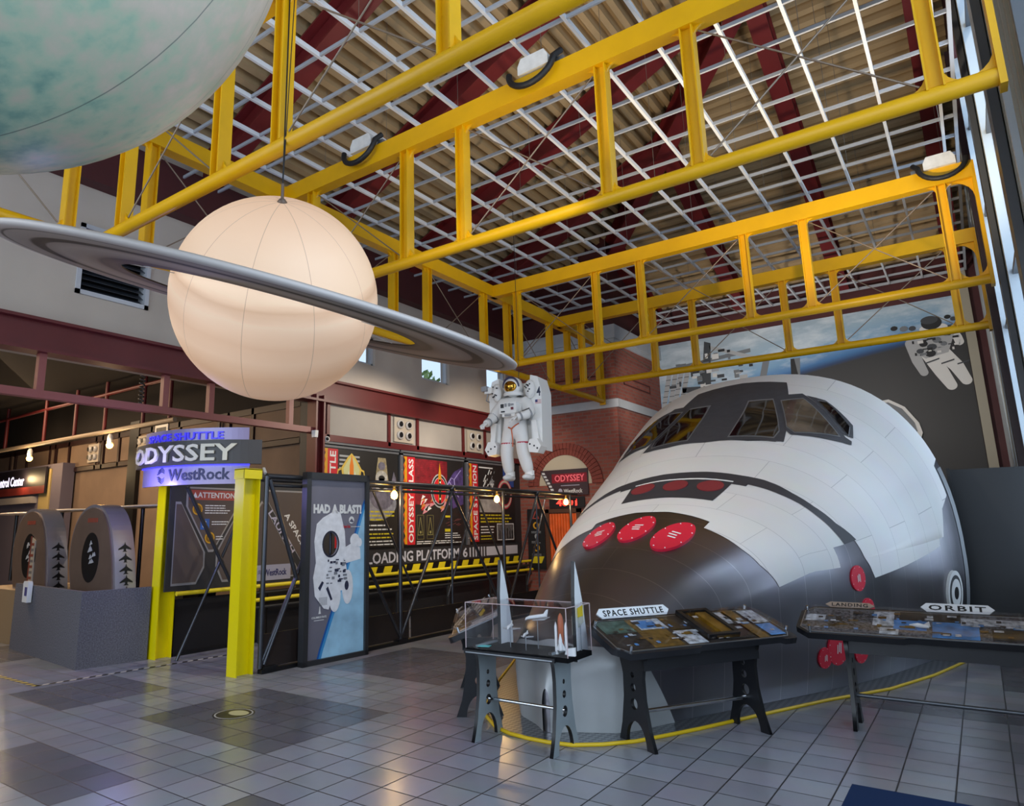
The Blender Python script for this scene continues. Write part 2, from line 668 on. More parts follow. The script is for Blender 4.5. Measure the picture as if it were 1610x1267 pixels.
for z in (4.98, 5.16):
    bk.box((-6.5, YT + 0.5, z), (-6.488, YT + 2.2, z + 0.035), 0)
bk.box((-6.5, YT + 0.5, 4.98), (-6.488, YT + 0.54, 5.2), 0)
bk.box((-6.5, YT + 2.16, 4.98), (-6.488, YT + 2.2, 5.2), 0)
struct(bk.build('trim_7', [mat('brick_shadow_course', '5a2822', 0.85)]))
# arch over the doorway: rings of voussoirs round a plastered lunette
ar = MB()
acx, acz = -7.95, 2.62
for r0, r1 in ((0.72, 0.86), (0.87, 1.01)):
    n = 30
    for k in range(n):
        a0, a1 = PI * (k + 0.06) / n, PI * (k + 0.94) / n
        ar.prism([(acx + r0 * math.cos(a0), acz + r0 * math.sin(a0)), (acx + r1 * math.cos(a0), acz + r1 * math.sin(a0)),
                  (acx + r1 * math.cos(a1), acz + r1 * math.sin(a1)), (acx + r0 * math.cos(a1), acz + r0 * math.sin(a1))], YT - 0.04 - (0.02 if r0 > .8 else 0), YT, 0)
ar.prism([(acx + 0.72 * math.cos(PI * k / 24), acz + 0.72 * math.sin(PI * k / 24)) for k in range(25)], YT - 0.01, YT + 0.02, 1)
struct(ar.build('trim_8', [mat('arch_brick', '8c4438', 0.8, var=0.12, scale=9), CREAM]))
# orange curtain door under the arch
dr = MB()
for k in range(10):
    x = -8.38 + k * 0.075
    dr.tube([(x, YT - 0.03, 0.1), (x, YT - 0.03, 1.93)], 0.045, 8, 0)
door1 = struct(dr.build('door_1', [mat('orange_curtain', 'e2601c', 0.6, var=0.15, scale=4)]))
fr = MB()
fr.box((-8.50, YT - 0.09, 0), (-8.40, YT, 2.04))
fr.box((-7.66, YT - 0.09, 0), (-7.56, YT, 2.04))
fr.box((-8.5, YT - 0.09, 1.95), (-7.56, YT, 2.04))
fr.build('door_frame', [mat('door_frame_brown', '5a3a28', 0.5)], door1)

# ---- right wall: columns, rails and panes of the window wall
CLADL = mat('window_wall_light_metal', 'b9c4cc', 0.45, var=0.04, scale=2)
CLADD = mat('window_wall_dark_metal', '55585c', 0.4, metal=0.3)
rw = MB()
rw.box((XR, -3, 0), (XR + 0.18, YM, 0.9), 0)
rw.box((XR, -3, 8.6), (XR + 0.18, YM, 12.4), 1)
rw.box((XR, 16.4, 0.9), (XR + 0.18, YM, 8.6), 0)
wall_right = struct(rw.build('wall_right', [CLADL, DMAR]))
zs_ = (0.9, 2.6, 4.3, 6.0, 7.4, 8.6)
ys_ = [-3 + 1.385 * k for k in range(15)]
for k in range(14):
    y0, y1 = ys_[k], ys_[k + 1]
    fr = MB()
    fr.box((XR - 0.02, y0 - 0.035, 0.9), (XR + 0.12, y0 + 0.035, 8.6), 0)
    for z in zs_[1:-1]:
        fr.box((XR + 0.02, y0, z - 0.03), (XR + 0.10, y1, z + 0.03), 0)
    w = struct(fr.build('window_%d' % (k + 4), [CLADL if k % 2 else CLADD]))
    if k in (6, 7, 9, 11, 12, 13):  # opaque panels added in place of panes to cut the brightness seen
        pm = MB().box((XR + 0.03, y0, 0.9), (XR + 0.07, y1, 8.6), 0)
        for q in range(1, 5):
            pm.box((XR + 0.01, y0 + q * .277 - .02, 0.9), (XR + 0.03, y0 + q * .277 + .02, 8.6), 0)
        pm.build('ribbed_dimming_panel', [mat('dimming_panel_beige', '9c9a8e', .5, var=.06, scale=2)], w)
    else:
        MB().box((XR + 0.06, y0, 0.9), (XR + 0.065, y1, 8.6)).build('pane', [SKYG], w)
rc = MB()      # dark column and maroon post by the truss ends
rc.box((XR - 0.07, 7.25, 0.0), (XR + 0.0, 7.55, 9.0), 0)
struct(rc.build('trim_9', [CLADD]))
rc = MB()
rc.box((XR - 0.09, 12.6, 0.0), (XR + 0.0, 12.85, 9.0), 0)
rc.box((XR - 0.06, 10.1, 0.0), (XR + 0.0, 10.35, 9.0), 1)
struct(rc.build('trim_10', [mat('dark_plum_post', '3a2a30', 0.5), CLADD]))
rc = MB()
rc.box((0.27, YM - 0.14, 0.0), (0.44, YM, 7.0), 0)
struct(rc.build('trim_11', [mat('beige_end_post', '9a9484', 0.55)]))

# back of the hall behind the camera: unseen glazing added to let in light
bw = MB()
bw.box((-28, -3.2, 0), (-11, -3, 13), 0)
bw.box((-11, -3.2, 7.2), (XR + .2, -3, 13), 0)
bw.box((-11, -3.2, 0), (XR + .2, -3, 0.5), 0)
struct(bw.build('wall_back', [WALLP]))
fr = MB()
for k in range(8):
    x = -11 + k * 1.66
    fr.box((x - 0.05, -3.15, 0.5), (x + 0.05, -3.02, 7.2))
for z in (2.6, 4.9):
    fr.box((-11, -3.13, z - 0.04), (XR, -3.04, z + 0.04))
w = struct(fr.build('window_19', [CLADD]))
MB().box((-11, -3.1, 0.5), (XR, -3.09, 7.2)).build('pane', [SKYG], w)

# ---- the ride hall beside the opening
hb = MB()
hb.box((-28, 8.35, 0), (XW - 0.1, 8.6, 6.2), 0)
hb.box((-28.2, -3, 0), (-28, 8.6, 6.2), 0)
struct(hb.build('wall_hall', [HALL]))
hp = MB()
for k in range(7):
    x0 = XW - 0.35 - k * 2.55
    hp.box((x0 - 1.45, 8.30, 3.32), (x0, 8.35, 3.88), 0)
    hp.box((x0 - 2.2, 8.30, 3.32), (x0 - 1.6, 8.35, 3.88), 0)
hp.box((-28, 8.27, 3.88), (XW - .1, 8.35, 4.0), 1)
hp.box((-28, 8.27, 3.20), (XW - .1, 8.35, 3.30), 1)
for k in range(7):
    x0 = XW - 0.35 - k * 2.55
    for d in (0.08, 1.52, 2.3):
        hp.box((x0 - d - 0.04, 8.27, 3.2), (x0 - d + 0.04, 8.35, 4.0), 1)
hp.box((-15.7, 8.25, 0), (-15.3, 8.35, 4.2), 2)
struct(hp.build('trim_12', [mat('hall_panel', '7e6856', 0.75, var=0.1, scale=2), mat('hall_dark_steel', '2c1716', 0.5), BLK]))
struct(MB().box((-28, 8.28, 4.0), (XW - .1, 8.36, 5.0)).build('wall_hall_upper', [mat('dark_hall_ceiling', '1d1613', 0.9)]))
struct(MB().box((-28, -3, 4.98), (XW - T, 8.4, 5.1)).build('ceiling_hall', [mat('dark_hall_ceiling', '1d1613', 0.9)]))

# ---- the big roof: ribbed deck of a hip roof, rafters below
DECK = mat('roof_deck_tan', 'b09670', 0.6, var=0.08, scale=1.5)


def rib_profile(s0):
    return [(s0, 0.0), (s0 + 0.088, 0.0), (s0 + 0.094, 0.18), (s0 + 0.199, 0.18), (s0 + 0.205, 0.0)]


def roof_h(s):
    return ROOF0 + 0.32 + SLOPE * s


dk = MB()
P = 0.205
SM = XR - XW
for k in range(int(SM / P) + 1):
    pr = rib_profile(k * P)
    for (s0, h0), (s1, h1) in zip(pr[:-1], pr[1:]):
        s0c, s1c = min(s0, SM), min(s1, SM)
        z0, z1 = roof_h(s0c) + h0, roof_h(s1c) + h1
        dk.add([(XW + s0c, -3.1, z0), (XW + s0c, YM - s0c + 0.1, z0), (XW + s1c, YM - s1c + 0.1, z1), (XW + s1c, -3.1, z1)], [(0, 1, 2, 3)], 0)
        y0, y1 = YM - s0c, YM - s1c
        dk.add([(XW + s0c - 0.1, y0, z0), (XR + .1, y0, z0), (XR + .1, y1, z1), (XW + s1c - 0.1, y1, z1)], [(0, 1, 2, 3)], 0)
ceiling = struct(dk.build('ceiling', [DECK]))
RAF = mat('rafter_red', '6e1e20', 0.5, var=0.1, scale=2)


def ibeam(mb, p, q, w, h, t=0.03):
    p, q = Vector(p), Vector(q)
    d = (q - p).normalized()
    sd = d.cross(Vector((0, 0, 1))).normalized()
    u = sd.cross(d).normalized()
    mb.bar(p + u * (h / 2), q + u * (h / 2), w, t, 0, u)
    mb.bar(p - u * (h / 2), q - u * (h / 2), w, t, 0, u)
    mb.bar(p, q, t, h, 0, u)


for y in (0.8, 3.27, 5.74, 8.2, 10.7, 13.2):
    s1 = min(YM - y, SM)
    m = MB()
    ibeam(m, (XW, y, ROOF0 + 0.05), (XW + s1, y, ROOF0 + 0.05 + SLOPE * s1), 0.30, 0.42)
    m.build('rafter', [RAF], ceiling)
for x in (-6.4, -4.2, -1.9, 0.25):
    t1 = x - XW
    m = MB()
    ibeam(m, (x, YM, ROOF0 + 0.05), (x, YM - t1, ROOF0 + 0.05 + SLOPE * t1), 0.30, 0.42)
    m.build('rafter', [RAF], ceiling)
m = MB()
ibeam(m, (XW, YM, ROOF0), (XR, YM - SM, ROOF0 + SLOPE * SM), 0.34, 0.46)
m.build('hip_rafter', [RAF], ceiling)
dd = MB()
for y in (4.6, 7.0, 9.4):
    dd.box((XW + 2.1, y, ROOF0 + 0.9), (XW + 2.16, y + 0.06, ROOF0 + 1.3))

# ---- the hanging white grid
grid = thing('ceiling_grid', 'open white metal grid hanging below the ribbed roof above the yellow trusses', 'ceiling grid', (0, 0, 6.95))
xs = [0.30 - 0.625 * k for k in range(16)]
yg = [4.66 + 0.605 * k for k in range(-9, 23)]
for x in xs:
    y1 = 14.95 if x < -6.45 else 17.95
    MB().box((x - 0.018, -0.8, -0.03), (x + 0.018, y1, 0.03)).build('main_bar', [GRIDM], grid)
for y in yg:
    x0 = -9.1 if y < 14.96 else -6.42
    MB().box((x0, y - 0.013, -0.02), (0.45, y + 0.013, 0.024)).build('cross_bar', [GRID], grid)
eb = MB()
eb.box((-9.12, -0.8, -0.03), (-9.08, 14.97, 0.03))
eb.box((-9.12, 14.93, -0.03), (-6.42, 14.97, 0.03))
eb.box((-6.44, 14.95, -0.03), (-6.40, 17.97, 0.03))
eb.box((-6.44, 17.93, -0.03), (0.47, 17.97, 0.03))
eb.box((0.43, -0.8, -0.03), (0.47, 17.97, 0.03))
eb.build('edge_angle', [GRID], grid)
for i, x in enumerate(xs[::2]):
    for j, y in enumerate(yg[9::3]):
        s = min(x - XW, YM - y)
        if s > 0.3:
            MB().tube([(x, y, 0), (x, y, ROOF0 + 0.3 + SLOPE * s - 6.95)], 0.004, 4, 0, False).build('hanger_wire', [mat('hanger_wire', '8c8478', 0.5, metal=0.4)], grid)

# ================================================================== yellow trusses
ZB, ZT, TH = 4.5, 5.82, 0.22


def post(mb, x, z0, z1, yv=0.0):
    mb.box((x - 0.055, yv - 0.06, z0), (x - 0.042, yv + 0.06, z1))
    mb.box((x + 0.042, yv - 0.06, z0), (x + 0.055, yv + 0.06, z1))
    mb.box((x - 0.045, yv - 0.012, z0), (x + 0.045, yv + 0.012, z1))


def gusset(mb, x, z, sx, sz, r=0.13):
    n = 5
    pts = [(x, z)] + [(x + sx * (r - r * math.sin(PI / 2 * k / n)), z + sz * (r - r * math.cos(PI / 2 * k / n))) for k in range(n + 1)]
    mb.prism(pts, -0.012, 0.012)


def truss(label, loc, rz, length, posts, end_plate=True, rods=()):
    root = thing('roof_truss', label, 'truss', loc, rz, 'yellow steel trusses')
    bt = MB().tube([(0, 0, ZB), (length, 0, ZB)], 0.062, 12)
    bt.build('bottom_chord', [YEL], root)
    tc = MB()
    tc.box((0, -0.075, ZT), (length, 0.075, ZT + 0.02))
    tc.box((0, -0.075, ZT + TH - 0.02), (length, 0.075, ZT + TH))
    tc.box((0, -0.075, ZT + 0.02), (length, -0.055, ZT + TH - 0.02))
    tc.box((0, 0.055, ZT + 0.02), (length, 0.075, ZT + TH - 0.02))
    tc.build('top_chord', [YEL], root)
    for x in posts:
        m = MB()
        post(m, x, ZB + 0.03, ZT + 0.01)
        for sx in (-1, 1):
            gusset(m, x + sx * 0.05, ZB + 0.05, sx, 1)
            gusset(m, x + sx * 0.05, ZT, sx, -1, 0.10)
        m.build('post', [YEL], root)
    for a, b in rods:
        for z0, z1 in ((ZB + 0.1, ZT - 0.05), (ZT - 0.05, ZB + 0.1)):
            MB().tube([(a + 0.09, 0.0, z0), (b - 0.09, 0.0, z1)], 0.008, 6).build('bracing_rod', [ROD], root)
    if end_plate:
        m = MB()
        m.box((length - 0.02, -0.07, ZB - 0.09), (length + 0.02, 0.07, ZT + TH))
        gusset(m, length - 0.02, ZT, -1, -1, 0.24)
        gusset(m, length - 0.02, ZB + 0.05, -1, 1, 0.16)
        m.build('end_plate', [YEL], root)
    return root


XL = -6.74
PX_ = [-6.2, -4.65, -3.87, -2.26, -1.46, 0.15]
LP_ = [p - XL for p in PX_]
RODS = [(LP_[0], LP_[1]), (LP_[2], LP_[3]), (LP_[4], LP_[5])]
TLEN = 0.5 - XL
for y, lab in ((3.03, 'yellow truss whose tube passes just under the big green planet'),
               (5.40, 'yellow truss spanning behind the ringed globe, carrying two white boxes'),
               (10.26, 'yellow truss over the cockpit windows with one white box by the windows'),
               (12.80, 'yellow truss hanging last before the space mural')):
    truss(lab, (XL, y, 0), 0, TLEN, LP_, rods=RODS)
yp = [0.6, 1.3, 2.75, 3.55, 5.15, 6.0, 7.5, 8.33, 9.95, 10.75, 12.4, 13.2, 14.75]
y0_ = -0.5
truss('long yellow truss running along the grey wall, joined by the crosswise trusses', (XL, y0_, 0), PI / 2, 14.86 - y0_, [p - y0_ for p in yp],
      rods=[(yp[k] - y0_, yp[k + 1] - y0_) for k in (1, 3, 5, 7, 9, 11)])

# emergency light boxes with looped black conduit on the top chords
CONDUIT = mat('black_conduit', '141416', 0.5, bump=0.4, bscale=120)


def light_box(x, y, sgn, label):
    r = thing('emergency_light', label, 'light', (x, y, ZT + TH), 0, 'white boxes on the trusses')
    m = MB()
    m.prism([(-.17, 0.0), (.17, 0.0), (.17, .09), (.13, .17), (-.13, .17), (-.17, .09)], -0.12, 0.08)
    m.build('housing', [mat('box_white', 'd6d6d4', 0.4, var=0.1, scale=12)], r)
    pts = []
    for k in range(15):
        a = PI * k / 14
        pts.append((sgn * (0.02 + 0.25 * math.cos(a)), -0.12 - 0.05 * math.sin(a), 0.04 - 0.22 * math.sin(a)))
    pts.append((-sgn * 0.28, -0.05, 0.12))
    MB().tube(pts, 0.032, 8).build('conduit', [CONDUIT], r)
    MB().box((-sgn * 0.26 - .05, -0.07, 0.0), (-sgn * 0.26 + .05, 0.05, 0.05)).build('bracket', [STEEL], r)
    return r


light_box(-2.92, 5.4, -1, 'white emergency light box above mid-truss, well away from globe and window wall')
light_box(-5.27, 5.4, -1, 'white emergency light box on the truss just beside the ringed globe')
light_box(0.18, 10.26, 1, 'white emergency light box on a truss end beside the window wall')

# a tree outside the high windows
tr = thing('tree', 'leafy green tree outside the small high windows', 'tree', (-13.2, 15.9, 0))
lf = MB()
rgt = random.Random(21)
for k in range(900):
    u, v, w = rgt.gauss(0, 1), rgt.gauss(0, 1), rgt.gauss(0, 1)
    L = math.sqrt(u * u + v * v + w * w)
    r = 1.0 * (0.55 + 0.5 * rgt.random())
    c = Vector((u / L * r * 1.1, v / L * r * 2.3, 5.3 + w / L * r * 1.0))
    a = Vector((rgt.uniform(-1, 1), rgt.uniform(-1, 1), rgt.uniform(-1, 1))).normalized() * .14
    b_ = a.cross(Vector((rgt.uniform(-1, 1), rgt.uniform(-1, 1), rgt.uniform(-1, 1)))).normalized() * .07
    lf.add([c - a, c + b_, c + a, c - b_], [(0, 1, 2, 3)], k % 2)
lf.build('crown', [mat('leaf_green', '6f9050', .6), mat('leaf_pale', '93ad6a', .6)], tr)
MB().tube([(0, 0, 0), (.05, 0, 2.5), (0, .1, 5)], [.16, .12, .05], 10).build('trunk', [mat('bark_brown', '4c3c30', .9)], tr)

from mathutils.geometry import tessellate_polygon

# ================================================================== the orbiter nose section
HU = [0, .12, .35, .8, 1.4, 2.1, 3.1, 4.0, 4.62, 5.0, 5.5, 6.3]
HT = [0.315, 0.626, 0.824, 1.068, 1.395, 1.676, 2.102, 2.6, 2.944, 3.155, 3.48, 3.92]
HWD = [0.027, 0.168, 0.526, 0.716, 0.968, 1.262, 1.682, 1.972, 2.13, 2.221, 2.342, 2.50]


def pchip(xk, yk):
    h = [xk[i + 1] - xk[i] for i in range(len(xk) - 1)]
    d = [(yk[i + 1] - yk[i]) / h[i] for i in range(len(h))]
    m = [d[0]]
    for i in range(1, len(xk) - 1):
        if d[i - 1] * d[i] > 0:
            w1, w2 = 2 * h[i] + h[i - 1], h[i] + 2 * h[i - 1]
            m.append((w1 + w2) / (w1 / d[i - 1] + w2 / d[i]))
        else:
            m.append(0)
    m.append(d[-1])

    def f(x):
        i = 0
        while i < len(h) - 1 and x > xk[i + 1]:
            i += 1
        t = (x - xk[i]) / h[i]
        return ((2 * t ** 3 - 3 * t * t + 1) * yk[i] + (t ** 3 - 2 * t * t + t) * h[i] * m[i] + (3 * t * t - 2 * t ** 3) * yk[i + 1] + (t ** 3 - t * t) * h[i] * m[i + 1])
    return f


hT, hW = pchip(HU, HT), pchip(HU, HWD)
ULEN = 6.3


def hull(u, th):
    """point on the skin: u metres behind the nose, th from -1 (window side floor) over 0 (crown) to 1; local y runs aft"""
    t, w = hT(u), hW(u)
    zm = min(1.135, t * .6)
    n = 1.8 + (2.463 - 1.8) * min(max(u / 6.3, 0), 1)
    a = abs(th)
    sg = -1 if th > 0 else 1
    k = .74
    if a <= k:
        an = a / k * PI / 2
        v = w * math.sin(an) ** (2 / n)
        z = zm + (t - zm) * max(math.cos(an), 0) ** (2 / n)
    else:
        q = (a - k) / (1 - k)
        v = w * (1 - .07 * q * q)
        z = zm * (1 - q)
    return Vector((v * sg, u, z))


def hnorm(u, th):
    e = 0.02
    u0, u1 = max(u - e, 0.0), min(u + e, ULEN)
    t0, t1 = max(th - e, -1), min(th + e, 1)
    du = hull(u1, th) - hull(u0, th)
    dt = hull(u, t1) - hull(u, t0)
    n = dt.cross(du)
    if n.length < 1e-9:
        return Vector((0, -1, 0))
    n.normalize()
    c = hull(u, th) - Vector((0, u + .6, hT(u) * .4))
    return n if n.dot(c) > 0 else -n


SH = thing('shuttle_nose', 'full-size space shuttle nose with cockpit windows, white above and black below', 'space shuttle', (-3.035, 5.242, 0.014), -0.05)


def tile_mat(name, c0, line, rough, metal=0.0, pu=0.30, pv=0.04, var=0.06, lw=0.012, seams=True, coat=0.0):
    m = mat(name, c0, rough, metal, coat=coat)
    g = NT(m)
    uv = g.n('ShaderNodeUVMap')
    uv.uv_map = 'skin'
    mp = g.n('ShaderNodeMapping')
    br = g.n('ShaderNodeTexBrick')
    c = lin(c0)
    br.inputs['Color1'].default_value = (*[x * (1 - var) for x in c], 1)
    br.inputs['Color2'].default_value = (*[min(1, x * (1 + var)) for x in c], 1)
    br.inputs['Mortar'].default_value = (*lin(line), 1)
    br.inputs['Scale'].default_value = 1.0
    br.inputs['Mortar Size'].default_value = lw * 0.5
    br.inputs['Brick Width'].default_value = pv
    br.inputs['Row Height'].default_value = pu
    mp.inputs['Scale'].default_value = (1, 1, 1)
    g.l(uv.outputs[0], mp.inputs[0])
    g.l(mp.outputs[0], br.inputs['Vector'])
    no = g.n('ShaderNodeTexNoise')
    no.inputs['Scale'].default_value = 3
    no.inputs['Detail'].default_value = 6
    tc = g.n('ShaderNodeTexCoord')
    g.l(tc.outputs['Object'], no.inputs['Vector'])
    mul = g.n('ShaderNodeMix', data_type='RGBA', blend_type='MULTIPLY')
    mul.inputs[0].default_value = 0.3
    g.l(br.outputs['Color'], mul.inputs[6])
    g.l(no.outputs['Color'], mul.inputs[7])
    ov = g.mix(0.35, br.outputs['Color'], mul.outputs[2])
    g.l(ov, g.b.inputs['Base Color'])
    g.l(g.math('ADD', g.math('MULTIPLY', no.outputs['Fac'], 0.2), rough - 0.1), g.b.inputs['Roughness'])
    return m


SKIN_B = tile_mat('orbiter_black_tile', '85838a', 'a09ea2', 0.32, 1.0, pu=0.36, pv=60, var=0.02, lw=0.007)
SKIN_W = tile_mat('orbiter_white_tile', 'dcdad8', 'b4b2b2', 0.42, 0.0, pu=0.42, pv=1.1, var=0.03, lw=0.006)
SKIN_D = mat('orbiter_grey_panel', '34343a', 0.5, var=0.12, scale=3)
SKIN_L = mat('orbiter_pale_skirt', 'b2b4b4', 0.35, metal=0.2, var=0.08, scale=2)


def set_uv(me, uts):
    lay = me.uv_layers.new(name='skin')
    for lp in me.loops:
        u, th = uts[lp.vertex_index]
        lay.data[lp.index].uv = (th * 2.6, u)


def hull_grid():
    us = [0.004, .02, .05, .09, .14, .2, .27, .35, .45, .56, .68, .8] + [0.8 + (ULEN - 0.8) * k / 60 for k in range(1, 61)]
    ts = [-1 + 2 * k / 96 for k in range(97)]
    me = bpy.data.meshes.new('hull')
    vs, uts = [], []
    for u in us:
        for t in ts:
            vs.append(hull(u, t))
            uts.append((u, t))
    nt = len(ts)
    fs = [(i * nt + j, i * nt + j + 1, (i + 1) * nt + j + 1, (i + 1) * nt + j) for i in range(len(us) - 1) for j in range(nt - 1)]
    fs.append(tuple(range(nt))[::-1])
    me.from_pydata(vs, [], fs)
    me.polygons.foreach_set('use_smooth', [True] * len(fs))
    me.update()
    set_uv(me, uts)
    return me


hb = mesh_obj('hull', hull_grid(), SKIN_B, SH)
# closing bulkhead at the back
us = [hull(ULEN, -1 + 2 * k / 48) for k in range(49)]
me = bpy.data.meshes.new('rear_bulkhead')
me.from_pydata(us, [], [tuple(range(49))])
mesh_obj('rear_bulkhead', me, DGR, SH)


def skin(name, poly, off, m, parent=SH, step=(0.09, 0.03), label=None):
    """a panel lying on the skin, outlined in (u, th)"""
    bm = bmesh.new()
    vs = [bm.verts.new((u, t, 0)) for u, t in poly]
    for tri in tessellate_polygon([[Vector((u, t, 0)) for u, t in poly]]):
        bm.faces.new([vs[i] for i in tri])
    u0, u1 = min(p[0] for p in poly), max(p[0] for p in poly)
    t0, t1 = min(p[1] for p in poly), max(p[1] for p in poly)
    for (a, b, st, no) in ((u0, u1, step[0], (1, 0, 0)), (t0, t1, step[1], (0, 1, 0))):
        n = int((b - a) / st) + 1
        for k in range(1, n):
            c = a + (b - a) * k / n
            co = (c, 0, 0) if no[0] else (0, c, 0)
            bmesh.ops.bisect_plane(bm, geom=bm.verts[:] + bm.edges[:] + bm.faces[:], plane_co=co, plane_no=no, dist=1e-6)
    uts = []
    bm.verts.index_update()
    for v in bm.verts:
        u, t = v.co.x, v.co.y
        uts.append((u, t))
        v.co = hull(u, t) + hnorm(u, t) * off
    bm.normal_update()
    c = sum((f.normal.dot(f.calc_center_median() - Vector((0, 4, 1))) for f in bm.faces))
    if c < 0:
        bmesh.ops.reverse_faces(bm, faces=bm.faces[:])
    me = bpy.data.meshes.new(name)
    bm.to_mesh(me)
    bm.free()
    me.polygons.foreach_set('use_smooth', [True] * len(me.polygons))
    set_uv(me, uts)
    o = mesh_obj(name, me, m, parent)
    if label:
        o['label'] = label
    return o


def sym(half):
    """mirror a run of (u, th>=0) points ordered from the crown outwards"""
    return [(u, -t) for u, t in half[::-1]] + [(u, t) for u, t in half if t > 1e-6]


def dense(poly, n=4):
    out = []
    for i in range(len(poly)):
        a, b = poly[i], poly[(i + 1) % len(poly)]
        for k in range(n):
            out.append((a[0] + (b[0] - a[0]) * k / n, a[1] + (b[1] - a[1]) * k / n))
    return out


front = [(2.31, 0), (2.32, .063), (2.28, .163), (2.24, .243), (2.10, .25), (2.08, .33), (2.05, .447), (2.06, .573), (2.17, .74),
         (2.525, .737), (3.05, .727), (3.04, .633), (3.23, .633), (3.42, .617), (3.50, .703), (3.64, .763), (4.4, .74), (5.4, .717), (5.43, .703), (5.57, .703), (5.78, .65), (6.10, .63), (6.12, .56), (6.296, .55)]
rear = [(6.296, .5), (6.296, .35), (6.296, .2), (6.296, 0)]
half = front + rear
skin('white_tile_skin', [(u, t) for u, t in half] + [(u, -t) for u, t in half[::-1] if t > 0], 0.004, SKIN_W)
# silver trim at the cut end
for ta, tb in ((-1, -.57), (.57, 1)):
    skin('end_trim', [(6.16, ta), (6.16, tb), (6.3, tb), (6.3, ta)], 0.006, mat('end_trim_silver', 'b8bcc0', 0.3, metal=0.7), step=(0.2, 0.03))
bo = [(3.39, 0), (3.39, .063), (3.367, .163), (3.37, .243), (3.345, .30), (3.31, .35), (3.29, .44), (3.32, .54), (3.46, .63)]
bi = [(3.23, .633), (3.2, .57), (3.18, .47), (3.19, .4), (3.19, .33), (3.2, .27), (3.2, .213), (3.15, .213), (3.15, .165), (2.69, .167), (2.70, .09), (2.715, 0)]
hb2 = bo + bi
skin('dark_tile_band', hb2 + [(u, -t) for u, t in hb2[::-1] if t > 0], 0.008, SKIN_D)
skin('white_trim_strip', [(3.21, -.165), (3.225, -.06), (3.225, .06), (3.20, .15), (3.175, .15), (3.195, .06), (3.195, -.06), (3.185, -.165)], 0.012, WHT, step=(.2, .03))
ub = [(.17, 0), (.18, .15), (.20, .3), (.33, .5), (.47, .68), (.60, .8), (.74, .9), (.88, 1.0)]
fub = pchip([p[1] for p in ub], [p[0] for p in ub])
me = bpy.data.meshes.new('pale_skirt')
sv, suv = [], []
for k in range(81):
    th_ = -1 + k / 40
    for q_ in range(13):
        u_ = 0.004 + (fub(abs(th_)) - 0.004) * q_ / 12
        suv.append((u_, th_))
        sv.append(hull(u_, th_) + hnorm(u_, th_) * 0.010)
me.from_pydata(sv, [], [(k * 13 + q_, k * 13 + q_ + 1, (k + 1) * 13 + q_ + 1, (k + 1) * 13 + q_) for k in range(80) for q_ in range(12)])
me.polygons.foreach_set('use_smooth', [True] * len(me.polygons))
set_uv(me, suv)
mesh_obj('pale_skirt', me, SKIN_L, SH)

FRAME = mat('window_surround', '3c3d43', 0.55, var=0.15, scale=8)
PANE = mat('cockpit_glass', '0c0d10', 0.06, spec=0.9, coat=0.6)
PANE2 = mat('cockpit_glass_pale', '5a5046', 0.08, spec=0.9, coat=0.6, var=0.6, scale=2.2)
fa = [(4.16, 0), (4.2, .05), (4.18, .11), (4.285, .205), (5.0, .163), (5.95, .10), (6.05, 0)]
skin('windshield_surround', fa + [(u, -t) for u, t in fa[::-1] if t > 0], 0.010, FRAME)


def shrink(poly, k):
    cu = sum(p[0] for p in poly) / len(poly)
    ct = sum(p[1] for p in poly) / len(poly)
    return [(cu + (u - cu) * k, ct + (t - ct) * k) for u, t in poly]


def window(poly, frame_poly, sg, m):
    fp = [(u, t * sg) for u, t in frame_poly]
    w = skin('cockpit_window', fp, 0.014, FRAME)
    skin('rim', shrink([(u, t * sg) for u, t in poly], 1.07), 0.018, mat('window_rim', '85888c', 0.35, metal=0.5), w)
    skin('pane', [(u, t * sg) for u, t in poly], 0.022, m, w)


w3 = [(4.29, .052), (5.30, .042), (5.34, .098), (4.52, .17), (4.34, .17)]
w4 = [(5.322, .123), (5.444, .173), (4.861, .32), (4.575, .213), (4.67, .183)]
f4 = [(5.458, .10), (5.607, .16), (4.915, .337), (4.901, .36), (4.82, .367), (4.684, .31), (4.494, .207), (4.575, .187)]
w5 = [(5.472, .213), (5.499, .233), (5.173, .327), (4.983, .34), (5.146, .29)]
f5 = [(5.567, .173), (5.553, .227), (5.241, .333), (4.983, .357), (4.956, .327), (5.3, .24)]
for sg in (1, -1):
    window(w3, shrink(w3, 1.24), sg, PANE)
    window(w4, f4, sg, PANE if sg > 0 else PANE2)
    window(w5, f5, sg, PANE)


